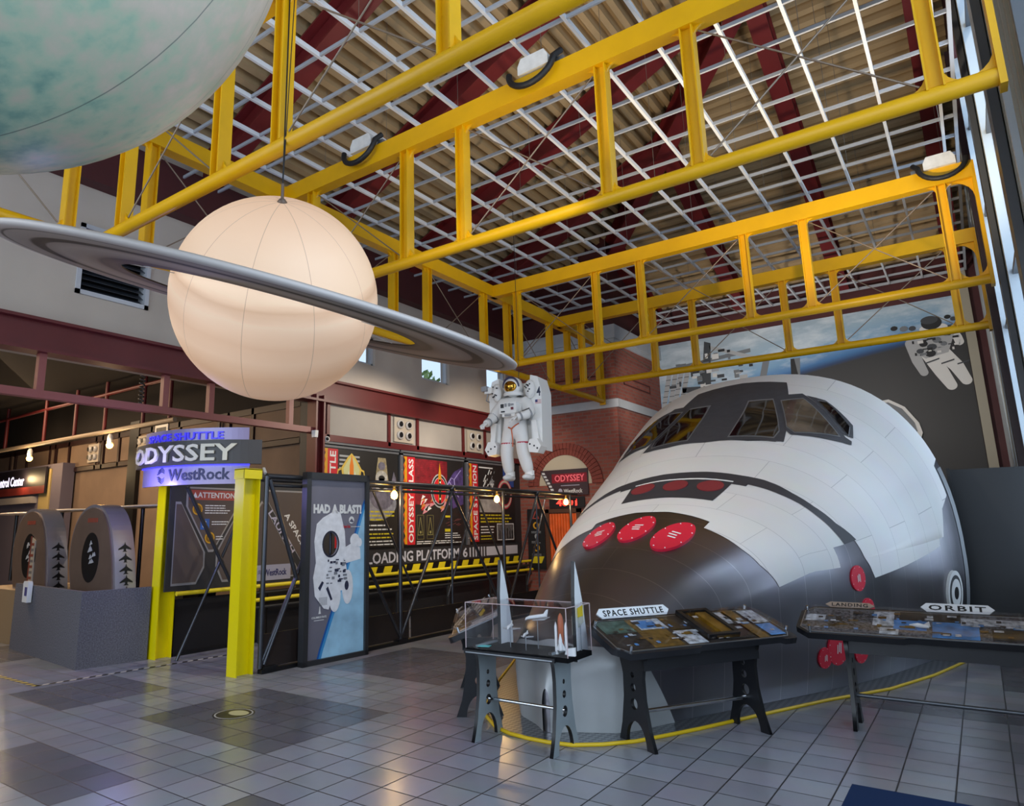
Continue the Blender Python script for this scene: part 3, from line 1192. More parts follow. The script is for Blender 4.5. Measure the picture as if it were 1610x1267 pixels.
def cover(u, t, r, off=0.014, m=REDC, name='thruster_cover', marks=True, kb=1.0):
    """a round cover on the skin"""
    c = hull(u, t)
    n = hnorm(u, t)
    a = (hull(min(u + .03, ULEN), t) - hull(u - .03, t)).normalized()
    b = n.cross(a).normalized()
    M = Matrix(((b.x, a.x, n.x, c.x), (b.y, a.y, n.y, c.y), (b.z, a.z, n.z, c.z), (0, 0, 0, 1)))
    mb = MB()
    N = 32
    top = [c + n * off + (b * kb * math.cos(2 * PI * k / N) + a * math.sin(2 * PI * k / N)) * r for k in range(N)]
    low = [p - n * (off + 0.03) for p in top]
    mb.add(low + top, [tuple(N + k for k in range(N))] + [(k, (k + 1) % N, N + (k + 1) % N, N + k) for k in range(N)], 0)
    o = mb.build(name, [m], SH)
    if marks:
        q = MB()
        for k in range(8):
            an = 2 * PI * k / 8 + .3
            q.ball(c + n * off + (b * kb * math.cos(an) + a * math.sin(an)) * r * .9, r * (.022 if kb < 1 else .03), 8, 5)
        q.build('bolts', [WHT], o)
        q = MB()
        for k, (w0, w1) in enumerate(((-.30, .30), (-.22, .34), (-.30, .22))):
            zz = r * (.16 - .16 * k)
            vs = [c + n * (off + .004) + b * (x * r * kb) + a * y for x, y in ((w0, zz), (w1, zz), (w1, zz + r * .07), (w0, zz + r * .07))]
            q.add(vs, [(0, 1, 2, 3)], 0)
        q.build('small_print', [WHT], o)
    return o


for t in (.11, 0.0, -.11):
    cover(3.04, t, .15, 0.016, mat('recess_dull_red', '7e2a30', 0.55), 'nozzle_port', False)
for t in (.165, -.01, -.19):
    cover(1.86 - abs(t) * .4, t, .35, 0.020, kb=.46)
for u, t, r in ((3.312, -.76, .13), (3.45, -.835, .12), (3.14, -.84, .10), (2.932, -.91, .165), (2.742, -.927, .10), (3.33, -.925, .125)):
    cover(u, t, r)
    cover(u, -t, r)
# white and black ring emblem on the side
for k, (r, m) in enumerate(((.27, WHT), (.215, DGR), (.17, WHT), (.075, BLK))):
    for sg in (-1, 1):
        cover(5.68, sg * .83, r, 0.022 + .004 * k, m, 'side_emblem', False)

# access ring of tread plate with a yellow edge round the nose
def tread_mat():
    m = mat('tread_plate', '8d9093', 0.32, metal=0.75)
    g = NT(m)
    tc = g.n('ShaderNodeTexCoord')
    wv = g.n('ShaderNodeTexChecker')
    mp = g.n('ShaderNodeMapping')
    mp.inputs['Rotation'].default_value = (0, 0, 0.785)
    wv.inputs['Scale'].default_value = 26
    g.l(tc.outputs['Object'], mp.inputs[0])
    g.l(mp.outputs[0], wv.inputs['Vector'])
    bp = g.n('ShaderNodeBump')
    bp.inputs['Strength'].default_value = 0.6
    bp.inputs['Distance'].default_value = 0.006
    g.l(wv.outputs['Fac'], bp.inputs['Height'])
    g.l(bp.outputs[0], g.b.inputs['Normal'])
    g.l(g.mix(wv.outputs['Fac'], tuple(lin('75787c')), tuple(lin('9a9da0'))), g.b.inputs['Base Color'])
    return m


out = [(-5.85, 11.6), (-5.55, 9.5), (-5.2, 8.4), (-4.75, 7.4), (-4.4, 6.6), (-4.05, 5.9), (-3.77, 5.42), (-3.467, 5.144), (-3.27, 5.05), (-3.085, 5.02), (-2.9, 5.02), (-2.715, 5.057), (-2.53, 5.2), (-2.354, 5.412),
       (-2.2, 5.72), (-2.06, 6.013), (-1.746, 6.749), (-1.38, 7.57), (-.947, 8.395), (-.625, 9.369), (-.4, 10.3), (-.195, 11.2), (-.15, 11.6)]
pl = thing('plinth', 'low plinth of tread plate with yellow edge strip under the shuttle nose', 'plinth', (0, 0, 0))
mb = MB()
n = len(out)
vs = [(x, y, 0.012) for x, y in out] + [(x, y, 0.0) for x, y in out]
mb.add(vs, [tuple(range(n))[::-1]] + [(k, (k + 1) % n, n + (k + 1) % n, n + k) for k in range(n)], 0)
mb.build('tread_plate', [tread_mat()], pl)
mb = MB()
mb.tube([(x, y, 0.012) for x, y in out], 0.016, 8)
mb.build('edge_strip', [mat('edge_yellow', 'd8b414', 0.45)], pl)
# black partition behind the cut end
pt = thing('partition_screen', 'plain black partition standing behind the cut end of the shuttle', 'partition', (0.16, 12.2, 0))
MB().box((-0.47, 0, 0), (0.42, 0.06, 2.34)).build('board', [mat('partition_black', '16191d', 0.45)], pt)
MB().box((-0.47, -0.01, 0), (-0.43, 0.07, 2.36)).build('edge_post', [BLKM], pt)

# ================================================================== the mural
def mural_mat():
    m = mat('space_mural', '303032', 0.55)
    g = NT(m)
    tc = g.n('ShaderNodeTexCoord')
    sp = g.n('ShaderNodeSeparateXYZ')
    g.l(tc.outputs['Object'], sp.inputs[0])
    x, z = sp.outputs[0], sp.outputs[2]
    # the limb of the earth, gently curved, in metres of wall
    limb = g.math('ADD', g.math('ADD', g.math('MULTIPLY', x, 0.13), 5.62), g.math('MULTIPLY', g.math('MULTIPLY', g.math('ADD', x, 0.6), g.math('ADD', x, 0.6)), -0.012))
    d = g.math('SUBTRACT', z, limb)
    rp = g.n('ShaderNodeValToRGB')
    cr = rp.color_ramp
    cr.elements[0].position = 0.0
    cr.elements[0].color = (*lin('2b2b2c'), 1)
    cr.elements[1].position = 1.0
    cr.elements[1].color = (*lin('a4b4c0'), 1)
    for p, c in ((0.30, '2c2d2f'), (0.335, '1d3c66'), (0.40, '3f74ab'), (0.52, '769fc2'), (0.7, '97b2c6')):
        e = cr.elements.new(p)
        e.color = (*lin(c), 1)
    g.l(g.math('ADD', g.math('MULTIPLY', d, 0.5), 0.33), rp.inputs[0])
    no = g.n('ShaderNodeTexNoise')
    no.inputs['Scale'].default_value = 1.1
    no.inputs['Detail'].default_value = 8
    no.inputs['Roughness'].default_value = 0.62
    mp = g.n('ShaderNodeMapping')
    mp.inputs['Scale'].default_value = (0.8, 1, 2.2)
    mp.inputs['Rotation'].default_value = (0, 0.3, 0)
    g.l(tc.outputs['Object'], mp.inputs[0])
    g.l(mp.outputs[0], no.inputs['Vector'])
    cl = g.math('MULTIPLY', g.math('SUBTRACT', no.outputs['Fac'], 0.45), 5.0)
    cln = g.n('ShaderNodeClamp')
    g.l(cl, cln.inputs[0])
    on = g.n('ShaderNodeClamp')
    g.l(g.math('MULTIPLY', g.math('SUBTRACT', d, 0.12), 4.0), on.inputs[0])
    fac = g.math('MULTIPLY', g.math('MULTIPLY', cln.outputs[0], on.outputs[0]), 0.85)
    g.l(g.mix(fac, rp.outputs[0], tuple(lin('d3dde4'))), g.b.inputs['Base Color'])
    return m


mu = thing('space_mural', 'wall mural of the blue earth above black space with a floating astronaut', 'mural', (0, YM - 0.02, 0))
MB().box((-6.5, -0.01, 1.2), (0.26, 0.019, 6.44)).build('print', [mural_mat()], mu)
GS = [mat('mural_grey_%d' % k, c, 0.6) for k, c in enumerate(('d6d6d4', 'a8aaac', '6f7479', '3c4046', '1a1b1e'))]
mb = MB()                                               # the printed station with its solar wings
for (x0, z0, x1, z1, n) in ((-6.28, 5.6, -6.50, 4.7, 3), (-5.95, 5.62, -6.2, 4.72, 3)):
    for k in range(2):
        dx = k * 0.17
        mb.prism([(x0 + dx, z0), (x0 + dx + .13, z0 + .01), (x1 + dx + .13, z1 + .01), (x1 + dx, z1)], -0.014, -0.01, 1)
        for q in range(1, 6):
            t = q / 6
            xx, zz = x0 + (x1 - x0) * t + dx, z0 + (z1 - z0) * t
            mb.prism([(xx, zz - .008), (xx + .13, zz - .008), (xx + .13, zz + .008), (xx, zz + .008)], -0.018, -0.014, 3)
for (x0, z0, x1, z1) in ((-3.83, 5.62, -3.97, 5.12), (-3.15, 5.55, -3.2, 5.0)):
    mb.prism([(x0, z0), (x0 + .16, z0), (x1 + .16, z1), (x1, z1)], -0.014, -0.01, 2)
mb.prism([(-6.4, 5.75), (-4.1, 5.98), (-4.1, 5.88), (-6.4, 5.66)], -0.014, -0.01, 2)
mb.prism([(-5.9, 5.05), (-4.2, 4.98), (-4.2, 5.08), (-5.9, 5.2)], -0.014, -0.01, 3)
mb.prism([(-5.40, 5.0), (-5.16, 5.0), (-5.06, 6.28), (-5.22, 6.35)], -0.016, -0.012, 3)
mb.prism([(-5.1, 6.12), (-3.9, 5.62), (-3.9, 5.72), (-5.1, 6.22)], -0.016, -0.012, 1)
rg = random.Random(3)
for k in range(46):
    x = -6.3 + rg.random() * 2.2 if k % 2 else -5.7 + rg.random() * 1.2
    z = 5.2 + rg.gauss(0.2, .28)
    w, h = .05 + .14 * rg.random(), .04 + .1 * rg.random()
    if -6.45 < x < -3.7:
        mb.rect(x, z, x + w, z + h, -0.02 - .0006 * k, rg.choice((0, 1, 2, 3, 3, 4)))
mb.build('printed_station', GS, mu)
mb = MB()                                               # the printed astronaut


def limb2(pts, rs, mi, y):
    for i in range(len(pts) - 1):
        (x0, z0), (x1, z1) = pts[i], pts[i + 1]
        L = math.hypot(x1 - x0, z1 - z0)
        nx, nz = -(z1 - z0) / L, (x1 - x0) / L
        mb.prism([(x0 + nx * rs[i], z0 + nz * rs[i]), (x1 + nx * rs[i + 1], z1 + nz * rs[i + 1]), (x1 - nx * rs[i + 1], z1 - nz * rs[i + 1]), (x0 - nx * rs[i], z0 - nz * rs[i])], y - .002 - .0002 * i, y, mi)
        mb.disc(x1, z1, rs[i + 1], rs[i + 1], y - .0006 * (i + 1), mi)
    mb.disc(*pts[0], rs[0], rs[0], y - .0004, mi)


limb2([(-0.42, 5.2), (-0.25, 4.78), (-0.12, 4.47)], [.15, .13, .10], 0, -.014)
limb2([(-0.22, 5.25), (0.02, 4.88), (0.15, 4.55)], [.15, .13, .10], 0, -.016)
limb2([(-0.72, 5.5), (-0.66, 5.1), (-0.57, 4.82)], [.12, .10, .08], 1, -.014)
limb2([(0.02, 5.68), (0.12, 5.5), (0.14, 5.4)], [.10, .08, .08], 0, -.014)
mb.prism([(-.72, 5.6), (-.5, 5.8), (-.05, 5.82), (.08, 5.62), (-.08, 5.2), (-.5, 5.12), (-.7, 5.3)], -.02, -.018, 1)
mb.disc(-.3, 5.90, .19, .15, -.024, 4)
mb.disc(-.33, 5.97, .16, .09, -.0245, 3)
for k in range(34):
    x, z = -.72 + .8 * rg.random(), 5.15 + .62 * rg.random()
    mb.rect(x, z, x + .03 + .08 * rg.random(), z + .02 + .05 * rg.random(), -.030 - .0003 * k, rg.choice((4, 4, 3, 2, 0)))
mb.disc(-.28, 5.78, .26, .1, -.022, 0)
for x, z, r, c in ((-1.0, 5.9, .07, 4), (-.82, 5.86, .08, 2), (-.66, 5.84, .07, 3), (.0, 5.98, .06, 4), (.1, 5.92, .06, 3), (-.5, 5.45, .08, 4), (-.36, 5.36, .09, 3), (-.25, 5.5, .08, 2), (-.58, 5.3, .07, 3), (-.4, 5.22, .1, 4), (-.14, 5.4, .06, 2), (-.45, 5.62, .06, 3)):
    mb.disc(x, z, r, r * .8, -.028, c, 10)
for k in range(3):
    mb.prism([(-.52 + k * .28, 5.03 - .05 * k), (-.26 + k * .26, 5.1 - .06 * k), (-.26 + k * .26, 5.07 - .06 * k), (-.52 + k * .28, 5.0 - .05 * k)], -.03, -.028, 3)
mb.build('printed_astronaut', GS, mu)
mb = MB()                                               # painted tail fin and engine pod continuing the orbiter
mb.prism([(-3.3, 4.0), (-3.2, 5.55), (-3.12, 5.55), (-2.95, 4.0)], -.02, -.01, 4)
pod = [(-1.95, 3.4), (-1.72, 4.12), (-1.5, 4.28), (-1.3, 4.30), (-1.02, 4.1), (-.80, 3.72), (-.76, 3.5), (-.84, 3.3)]
mb.build('painted_tail_fin', GS, mu)
mb = MB()
mb.prism(pod, -.06, -.01, 0)
mb.prism([(-1.42 + (x + 1.42) * .86, 3.84 + (z - 3.84) * .86) for x, z in pod], -.075, -.06, 2)
mb.build('painted_engine_pod', GS, mu)

# ================================================================== hanging planets
def globe_mat(name, bands, noise, emit, seams, seam_col):
    m = mat(name, 'c8b8a0', 0.55)
    g = NT(m)
    tc = g.n('ShaderNodeTexCoord')
    sp = g.n('ShaderNodeSeparateXYZ')
    g.l(tc.outputs['Object'], sp.inputs[0])
    no = g.n('ShaderNodeTexNoise')
    no.inputs['Scale'].default_value = noise[0]
    no.inputs['Detail'].default_value = 7
    no.inputs['Roughness'].default_value = noise[2]
    mp = g.n('ShaderNodeMapping')
    mp.inputs['Scale'].default_value = noise[1]
    g.l(tc.outputs['Object'], mp.inputs[0])
    g.l(mp.outputs[0], no.inputs['Vector'])
    rp = g.n('ShaderNodeValToRGB')
    cr = rp.color_ramp
    while len(cr.elements) < len(bands):
        cr.elements.new(0.5)
    for e, (p, c) in zip(cr.elements, bands):
        e.position = p
        e.color = (*lin(c), 1)
    return m, g, tc, sp, no, rp


SR = 0.79
m, g, tc, sp, no, rp = globe_mat('ringed_globe_skin', [(0, 'd8a884'), (.18, 'e2b898'), (.3, 'daad88'), (.42, 'e6bf9e'), (.5, 'e0b694'), (.6, 'ecc8a8'), (.66, 'd6ab88'), (.7, 'ecc8a6'), (.85, 'eac6a6'), (1, 'e0b898')], (2.0, (1, 1, 6), .5), None, 12, None)
g.l(g.math('ADD', g.math('MULTIPLY', sp.outputs[2], 0.5 / SR), g.math('ADD', g.math('MULTIPLY', no.outputs['Fac'], 0.06), 0.47)), rp.inputs[0])
at = g.math('ARCTAN2', sp.outputs[1], sp.outputs[0])
fr_ = g.math('FRACT', g.math('MULTIPLY', at, 10 / (2 * PI)))
rad = g.math('SQRT', g.math('ADD', g.math('MULTIPLY', sp.outputs[0], sp.outputs[0]), g.math('MULTIPLY', sp.outputs[1], sp.outputs[1])))
wid = g.math('DIVIDE', 0.0022, g.math('MULTIPLY', rad, 2 * PI / 10))
seam = g.math('LESS_THAN', g.math('ABSOLUTE', g.math('SUBTRACT', fr_, 0.5)), wid)
col = g.mix(g.math('MULTIPLY', seam, 0.55), rp.outputs[0], tuple(lin('8a7060')))
g.l(col, g.b.inputs['Base Color'])
g.l(col, g.b.inputs['Emission Color'])
g.b.inputs['Emission Strength'].default_value = 0.24
SATM = m

sat = thing('ringed_planet', 'glowing cream planet globe with a wide dark ring hung from the ceiling', 'planet model', (-4.179, 3.284, 3.415))
SN = Vector((0.316, 0.023, 1)).normalized()
q = Vector((0, 0, 1)).rotation_difference(SN)
gb = MB().ball((0, 0, 0), SR, 64, 40).build('globe', [SATM], sat)
GA = Vector((.56, -.415, .716)).normalized()
gb.rotation_euler = Vector((0, 0, 1)).rotation_difference(GA).to_euler()


def ring_mat():
    m = mat('planet_ring_skin', '6e6460', 0.6)
    g = NT(m)
    tc = g.n('ShaderNodeTexCoord')
    sp = g.n('ShaderNodeSeparateXYZ')
    g.l(tc.outputs['Object'], sp.inputs[0])
    rad = g.math('SQRT', g.math('ADD', g.math('MULTIPLY', sp.outputs[0], sp.outputs[0]), g.math('MULTIPLY', sp.outputs[1], sp.outputs[1])))
    rp = g.n('ShaderNodeValToRGB')
    cr = rp.color_ramp
    bands = [(0, '2e2622'), (.05, '4a403a'), (.16, '3b332e'), (.20, '6e625a'), (.28, '84786e'), (.45, '93867c'), (.56, '7c7068'), (.58, '14100f'), (.67, '16120f'), (.70, '7e736c'), (.86, '887d76'), (.875, '1c1714'), (.90, '968a84'), (1, 'bdb4ae')]
    while len(cr.elements) < len(bands):
        cr.elements.new(.5)
    for e, (p, c) in zip(cr.elements, bands):
        e.position = p
        e.color = (*lin(c), 1)
    g.l(g.math('MULTIPLY', g.math('SUBTRACT', rad, RI), 1 / (RO - RI)), rp.inputs[0])
    g.l(rp.outputs[0], g.b.inputs['Base Color'])
    return m


RI, RO = 1.12, 1.93
rm = MB()
N = 144
prof = [(RI, -.006), (RO - .03, -.022), (RO, -.008), (RO, .008), (RO - .03, .022), (RI, .006), (RI, -.006)]
rm.lathe(prof, n=N)
rg_ = rm.build('ring', [ring_mat()], sat)
rg_.rotation_euler = q.to_euler()
rg_.location = (0, 0, -0.07)
for k in range(6):      # the cords that carry the ring from the globe
    a = 2 * PI * k / 6 + .3
    d = q @ Vector((math.cos(a), math.sin(a), 0))
    MB().tube([d * (SR - .02) + Vector((0, 0, -.03)), d * (RI + .03) + Vector((0, 0, -.07))], .003, 5).build('ring_tie', [mat('grey_cord', '9a908a', .7)], sat)
hk = MB()
tp = GA * SR
hk.lathe([(.0, .03), (.02, .02), (.045, -.012), (.0, -.012)], tp, 14, 0, Vector((0, 0, 1)).rotation_difference(GA).to_matrix())
hk.tube([tp + Vector((0, 0, .0)), tp + Vector((0, 0, .14))], .012, 6)
hk.build('top_hook', [mat('hook_brown', '6b5a4e', .5, metal=.4)], sat)
MB().tube([tp + Vector((0, 0, .1)), tp + Vector((-.12, .10, 3.48 - tp.z))], .006, 6).build('suspension_cable', [BLKM], sat)
MB().tube([tp + Vector((0, 0, .1)), tp + Vector((-.02, 0.06, 1.6)), tp + Vector((-.10, .16, 3.48 - tp.z))], .004, 6).build('power_cord', [BLK], sat)

m, g, tc, sp, no, rp = globe_mat('green_planet_skin', [(0, '5f8c82'), (.16, '7fa08e'), (.28, '9ab29a'), (.40, 'adb89e'), (.52, 'bab6a0'), (.70, 'c8b8a6'), (1, 'd4c4b4')], (2.6, (1, 1, 1), .7), None, 8, None)
n2 = g.n('ShaderNodeTexNoise')
n2.inputs['Scale'].default_value = 12
n2.inputs['Detail'].default_value = 5
g.l(tc.outputs['Object'], n2.inputs['Vector'])
v = g.math('ADD', g.math('MULTIPLY', sp.outputs[0], 0.33), g.math('MULTIPLY', sp.outputs[2], 0.10))
v = g.math('ADD', v, g.math('ADD', g.math('MULTIPLY', g.math('SUBTRACT', no.outputs['Fac'], .5), 0.6), g.math('ADD', g.math('MULTIPLY', g.math('SUBTRACT', n2.outputs['Fac'], .5), 1.0), 0.42)))
g.l(g.math('ADD', v, 0.03), rp.inputs[0])
at = g.math('ARCTAN2', sp.outputs[1], sp.outputs[2])
fr_ = g.math('FRACT', g.math('MULTIPLY', at, 14 / (2 * PI)))
rad = g.math('SQRT', g.math('ADD', g.math('MULTIPLY', sp.outputs[1], sp.outputs[1]), g.math('MULTIPLY', sp.outputs[2], sp.outputs[2])))
wid = g.math('DIVIDE', 0.0028, g.math('MULTIPLY', rad, 2 * PI / 14))
seam = g.math('LESS_THAN', g.math('ABSOLUTE', g.math('SUBTRACT', fr_, 0.5)), wid)
g.l(g.mix(g.math('MULTIPLY', seam, 0.7), rp.outputs[0], tuple(lin('4a5654'))), g.b.inputs['Base Color'])
g.b.inputs['Roughness'].default_value = 0.4
pln = thing('green_planet', 'huge pale green mottled planet globe hung over the hall', 'planet model', (-2.489, 0.445, 4.07))
gl = MB().ball((0, 0, 0), 1.208, 72, 48).build('globe', [m], pln)
gl.rotation_euler = (Vector((1, 0, 0)).rotation_difference(Vector((.8, .55, .30)).normalized())).to_euler()
MB().tube([(0, 0, 1.2), (0, 0, 2.84)], .008, 6).build('suspension_cable', [BLKM], pln)

# ================================================================== floating astronaut
SUIT = mat('space_suit_white', 'dedddb', 0.7, bump=0.35, bscale=18)
SUITG = mat('space_suit_grey', '8c8e92', 0.6)
VIS = mat('gold_visor', 'c89a3c', 0.08, metal=1.0)
HARD = mat('hard_white', 'e2e2e0', 0.4)


def skin_mesh(name, joints, links, m, parent, sub=2):
    me = bpy.data.meshes.new(name)
    names = list(joints)
    me.from_pydata([joints[k][0] for k in names], [(names.index(a), names.index(b)) for a, b in links], [])
    o = bpy.data.objects.new(name, me)
    C.objects.link(o)
    me.materials.append(m)
    md = o.modifiers.new('skin', 'SKIN')
    lay = me.skin_vertices[0].data if me.skin_vertices else None
    if lay is None:
        bpy.context.view_layer.objects.active = o
        lay = me.skin_vertices[0].data
    for i, k in enumerate(names):
        r = joints[k][1]
        lay[i].radius = r if isinstance(r, tuple) else (r, r)
        lay[i].use_root = (i == 0)
    md.use_smooth_shade = True
    sb = o.modifiers.new('sub', 'SUBSURF')
    sb.levels = sub
    sb.render_levels = sub
    o.parent = parent
    return o


an = thing('astronaut', 'white spacesuit figure with gold visor and jet backpack floating by the brick tower', 'astronaut figure', (-5.68, 9.2, 2.34), 0.12)
J = {'pelvis': ((0, 0, .80), (.15, .13)), 'waist': ((0, 0, .95), (.17, .15)), 'chest': ((0, -.01, 1.15), (.2, .16)), 'neck': ((0, -.01, 1.34), (.13, .12)),
     'hip_r': ((-.11, 0, .74), .125), 'knee_r': ((-.135, -.07, .42), .108), 'shin_r': ((-.13, -.02, .22), .102), 'ankle_r': ((-.12, .0, .10), .08),
     'hip_l': ((.11, 0, .74), .125), 'knee_l': ((.15, -.07, .42), .108), 'shin_l': ((.19, -.02, .22), .102), 'ankle_l': ((.21, .0, .10), .08),
     'sh_r': ((-.22, 0, 1.22), .118), 'el_r': ((-.34, -.06, 1.02), .098), 'wr_r': ((-.38, -.20, .92), .062),
     'sh_l': ((.22, 0, 1.22), .118), 'el_l': ((.30, -.10, 1.02), .10), 'wr_l': ((.20, -.28, .96), .062)}
LK = [('pelvis', 'waist'), ('waist', 'chest'), ('chest', 'neck'), ('pelvis', 'hip_r'), ('hip_r', 'knee_r'), ('knee_r', 'shin_r'), ('shin_r', 'ankle_r'),
      ('pelvis', 'hip_l'), ('hip_l', 'knee_l'), ('knee_l', 'shin_l'), ('shin_l', 'ankle_l'), ('chest', 'sh_r'), ('sh_r', 'el_r'), ('el_r', 'wr_r'), ('chest', 'sh_l'), ('sh_l', 'el_l'), ('el_l', 'wr_l')]
skin_mesh('suit', J, LK, SUIT, an)
for x in (-.12, .21):
    b = MB()
    b.tube([(x, .01, .15), (x, .01, .07)], [.075, .078], 14)
    b.ball((x, -.06, .045), (.068, .15, .05), 16, 10)
    b.ball((x, .05, .05), (.062, .07, .05), 14, 8)
    b.build('boot', [SUIT], an)
for (w, dx, dy, dz, sx) in (((-.38, -.20, .92), -.02, -.16, -.06, -1), ((.20, -.28, .96), -.10, -.10, -.05, 1)):
    b = MB()
    w = Vector(w)
    d = Vector((dx, dy, dz)).normalized()
    s_ = d.cross(Vector((0, 0, 1))).normalized()
    u_ = s_.cross(d).normalized()
    b.tube([w - d * .05, w + d * .05], [.062, .058], 12)
    M = Matrix((s_, d, u_)).transposed()
    b.ball(w + d * .09, (.045, .06, .026), 14, 8, 0, M)
    for k in range(4):
        o = w + d * .125 + s_ * (-.033 + .022 * k)
        L = (.075, .088, .082, .062)[k]
        b.tube([o, o + d * L * .5 - u_ * .008, o + d * L * .8 - u_ * .03, o + d * L * .85 - u_ * .055], [.0115, .011, .010, .008], 8)
    o = w + d * .07 - s_ * sx * .042
    b.tube([o, o - s_ * sx * .03 + d * .03 - u_ * .01, o - s_ * sx * .03 + d * .065 - u_ * .02], [.014, .012, .009], 8)
    b.build('glove', [SUIT], an)
    b = MB()
    for k in (-1, 1):
        b.tube([w - d * .20 + u_ * .07 + s_ * .02 * k, w - d * .06 + u_ * .062 + s_ * .045 * k], .007, 6)
    b.build('sleeve_stripe', [BLKM], an)
for nm, (c_, d_, r_) in {'elbow': ((-.345, -.075, 1.005), (-.04, -.13, -.10), .098), 'wrist': ((-.378, -.19, .925), (-.02, -.16, -.06), .072),
                         'elbow_b': ((.285, -.12, 1.01), (-.10, -.16, -.05), .10), 'wrist_b': ((.21, -.265, .963), (-.1, -.1, -.05), .072)}.items():
    h = MB()
    M = Vector((0, 0, 1)).rotation_difference(Vector(d_)).to_matrix()
    h.lathe([(r_ * .9, -.016), (r_, -.008), (r_, .008), (r_ * .9, .016)], c_, 18, 0, M)
    h.build('joint_ring', [SUITG], an)
h = MB()
h.ball((0, -.02, 1.48), (.155, .17, .165), 28, 18)
h.lathe([(.15, 1.33), (.165, 1.36), (.15, 1.39)], (0, -.02, 0), 28)
h.build('helmet', [HARD], an)
h = MB()
h.ball((0, -.07, 1.475), (.125, .145, .115), 28, 18)
h.build('visor', [VIS], an)
h = MB()
h.tube([(.13 * math.sin(a), -.11 - .03 * math.cos(a), 1.49 + .13 * math.cos(a)) for a in [(-1.75 + 3.5 * k / 16) for k in range(17)]], .016, 8)
h.build('visor_rim', [mat('visor_rim_navy', '2a2a50', .4)], an)
h = MB()
h.box((-.145, -.26, 1.03), (.145, -.13, 1.2))
h.box((-.11, -.235, .98), (.11, -.13, 1.03))
cp = h.build('chest_pack', [HARD], an)
h = MB()
for x, z, w_, hh, mi in ((-.09, 1.15, .05, .06, 1), (-.03, 1.16, .03, .05, 0), (.03, 1.16, .03, .05, 0), (.08, 1.10, .04, .04, 2), (-.08, 1.06, .06, .02, 1), (.0, 1.0, .1, .025, 0), (.08, 1.16, .05, .03, 0)):
    h.box((x - w_ / 2, -.275, z - hh / 2), (x + w_ / 2, -.255, z + hh / 2), mi)
h.build('controls', [SUITG, BLKM, mat('knob_dark_red', '6a2030', .5)], cp)
for x in (-.125, .135):
    h = MB()
    h.lathe([(.108, -.012), (.11, 0), (.108, .012)], (x, -.035, .58), 20)
    h.build('leg_band', [mat('band_red', 'b0203c', .5)], an)
h = MB()
h.tube([(-.06, -.13, .83), (0, -.15, .80), (.06, -.13, .85), (.12, -.12, .88)], .012, 6)
h.tube([(0, -.15, .80), (.01, -.13, .62), (.0, -.12, .52)], .009, 6)
h.build('tether', [mat('tether_orange', 'c8623a', .6)], an)
bp_ = MB()
bp_.box((-.36, .12, .62), (.36, .40, 1.30))
bp_.box((-.34, .14, 1.30), (.34, .38, 1.56))
bp_.prism([(.28, .50), (.44, .46), (.46, 1.38), (.40, 1.62), (.28, 1.66), (.24, 1.3)], .02, .42)
bp_.prism([(-.28, .50), (-.44, .46), (-.46, 1.38), (-.40, 1.62), (-.28, 1.66), (-.24, 1.3)], .02, .42)
bp = bp_.build('jet_backpack', [HARD], an)
for sx in (-1, 1):
    h = MB()
    h.prism([(sx * .30, .92), (sx * .38, .92), (sx * .42, .62), (sx * .34, .60)], -.06, .2)
    h.prism([(sx * .30, .62), (sx * .42, .62), (sx * .48, .50), (sx * .42, .40), (sx * .28, .42), (sx * .26, .54)], -.14, .1)
    h.build('backpack_arm', [HARD], an)
    h = MB()
    for x, z in ((.30, .54), (.37, .51), (.42, .47)):
        h.disc(sx * x, z, .014, .014, -.141, 0, 10, .004)
    h.build('nozzle', [BLK], an)
    h = MB()
    h.ball((sx * .29, -.03, 1.42), (.085, .08, .15), 16, 10)
    h.build('thruster_pod', [SUIT], an)
    h = MB()
    rgx = random.Random(5 + sx)
    for k in range(9):
        h.disc(sx * .29 + rgx.uniform(-.05, .05), 1.42 + rgx.uniform(-.1, .1), .014, .012, -.108, 0, 8, .006)
    h.build('thruster_nozzles', [BLK], an)
h = MB()
h.box((-.50, -.06, 1.42), (-.36, .1, 1.52), 0)
h.box((-.54, -.10, 1.46), (-.44, 0, 1.54), 1)
h.tube([(-.44, -.05, 1.42), (-.46, -.08, 1.30), (-.40, -.09, 1.27)], .012, 6, 1)
h.build('shoulder_camera', [HARD, SUITG], an)
text('4', .412, 1.38, .065, .15, .018, mat('navy_print', '1c2440', .5), an)
fl = MB()
fl.rect(.35, 1.18, .45, 1.25, .018, 0)
fl.rect(.35, 1.21, .39, 1.25, .016, 1)
for k in range(4):
    fl.rect(.39 if k > 1 else .35, 1.185 + k * .018, .45, 1.192 + k * .018, .017, 2)
fl.build('flag_patch', [WHT, mat('flag_navy', '28386e', .5), mat('flag_red', 'a83040', .5)], an)
MB().tube([(0, .2, 1.56), (0, .2, 4.6)], .005, 5).build('suspension_cable', [BLKM], an)

# ================================================================== display consoles round the nose
ACR = glass_mat('clear_acrylic', (0.97, 0.97, 0.98), 0.02)
LEGB = mat('console_black', '1d1e22', 0.4, metal=0.2)
LEGG = mat('case_leg_grey', '8f989b', 0.4, metal=0.1, var=0.10, scale=4)


def leg_outline(dep, h, fw=.09, waist=.24):
    c = dep / 2
    fr = [(0, 0), (.05 * dep / .43, .14), (c - waist / 2 - .005, .34), (c - waist / 2, .5), (c - waist / 2 - .01, h - .12), (c - waist / 2 - .05, h)]
    bk = [(dep - a, z) for a, z in fr[::-1]]
    arch = [(c + (dep / 2 - fw) * math.cos(PI * k / 12), .18 * math.sin(PI * k / 12)) for k in range(13)]
    return fr + bk + arch


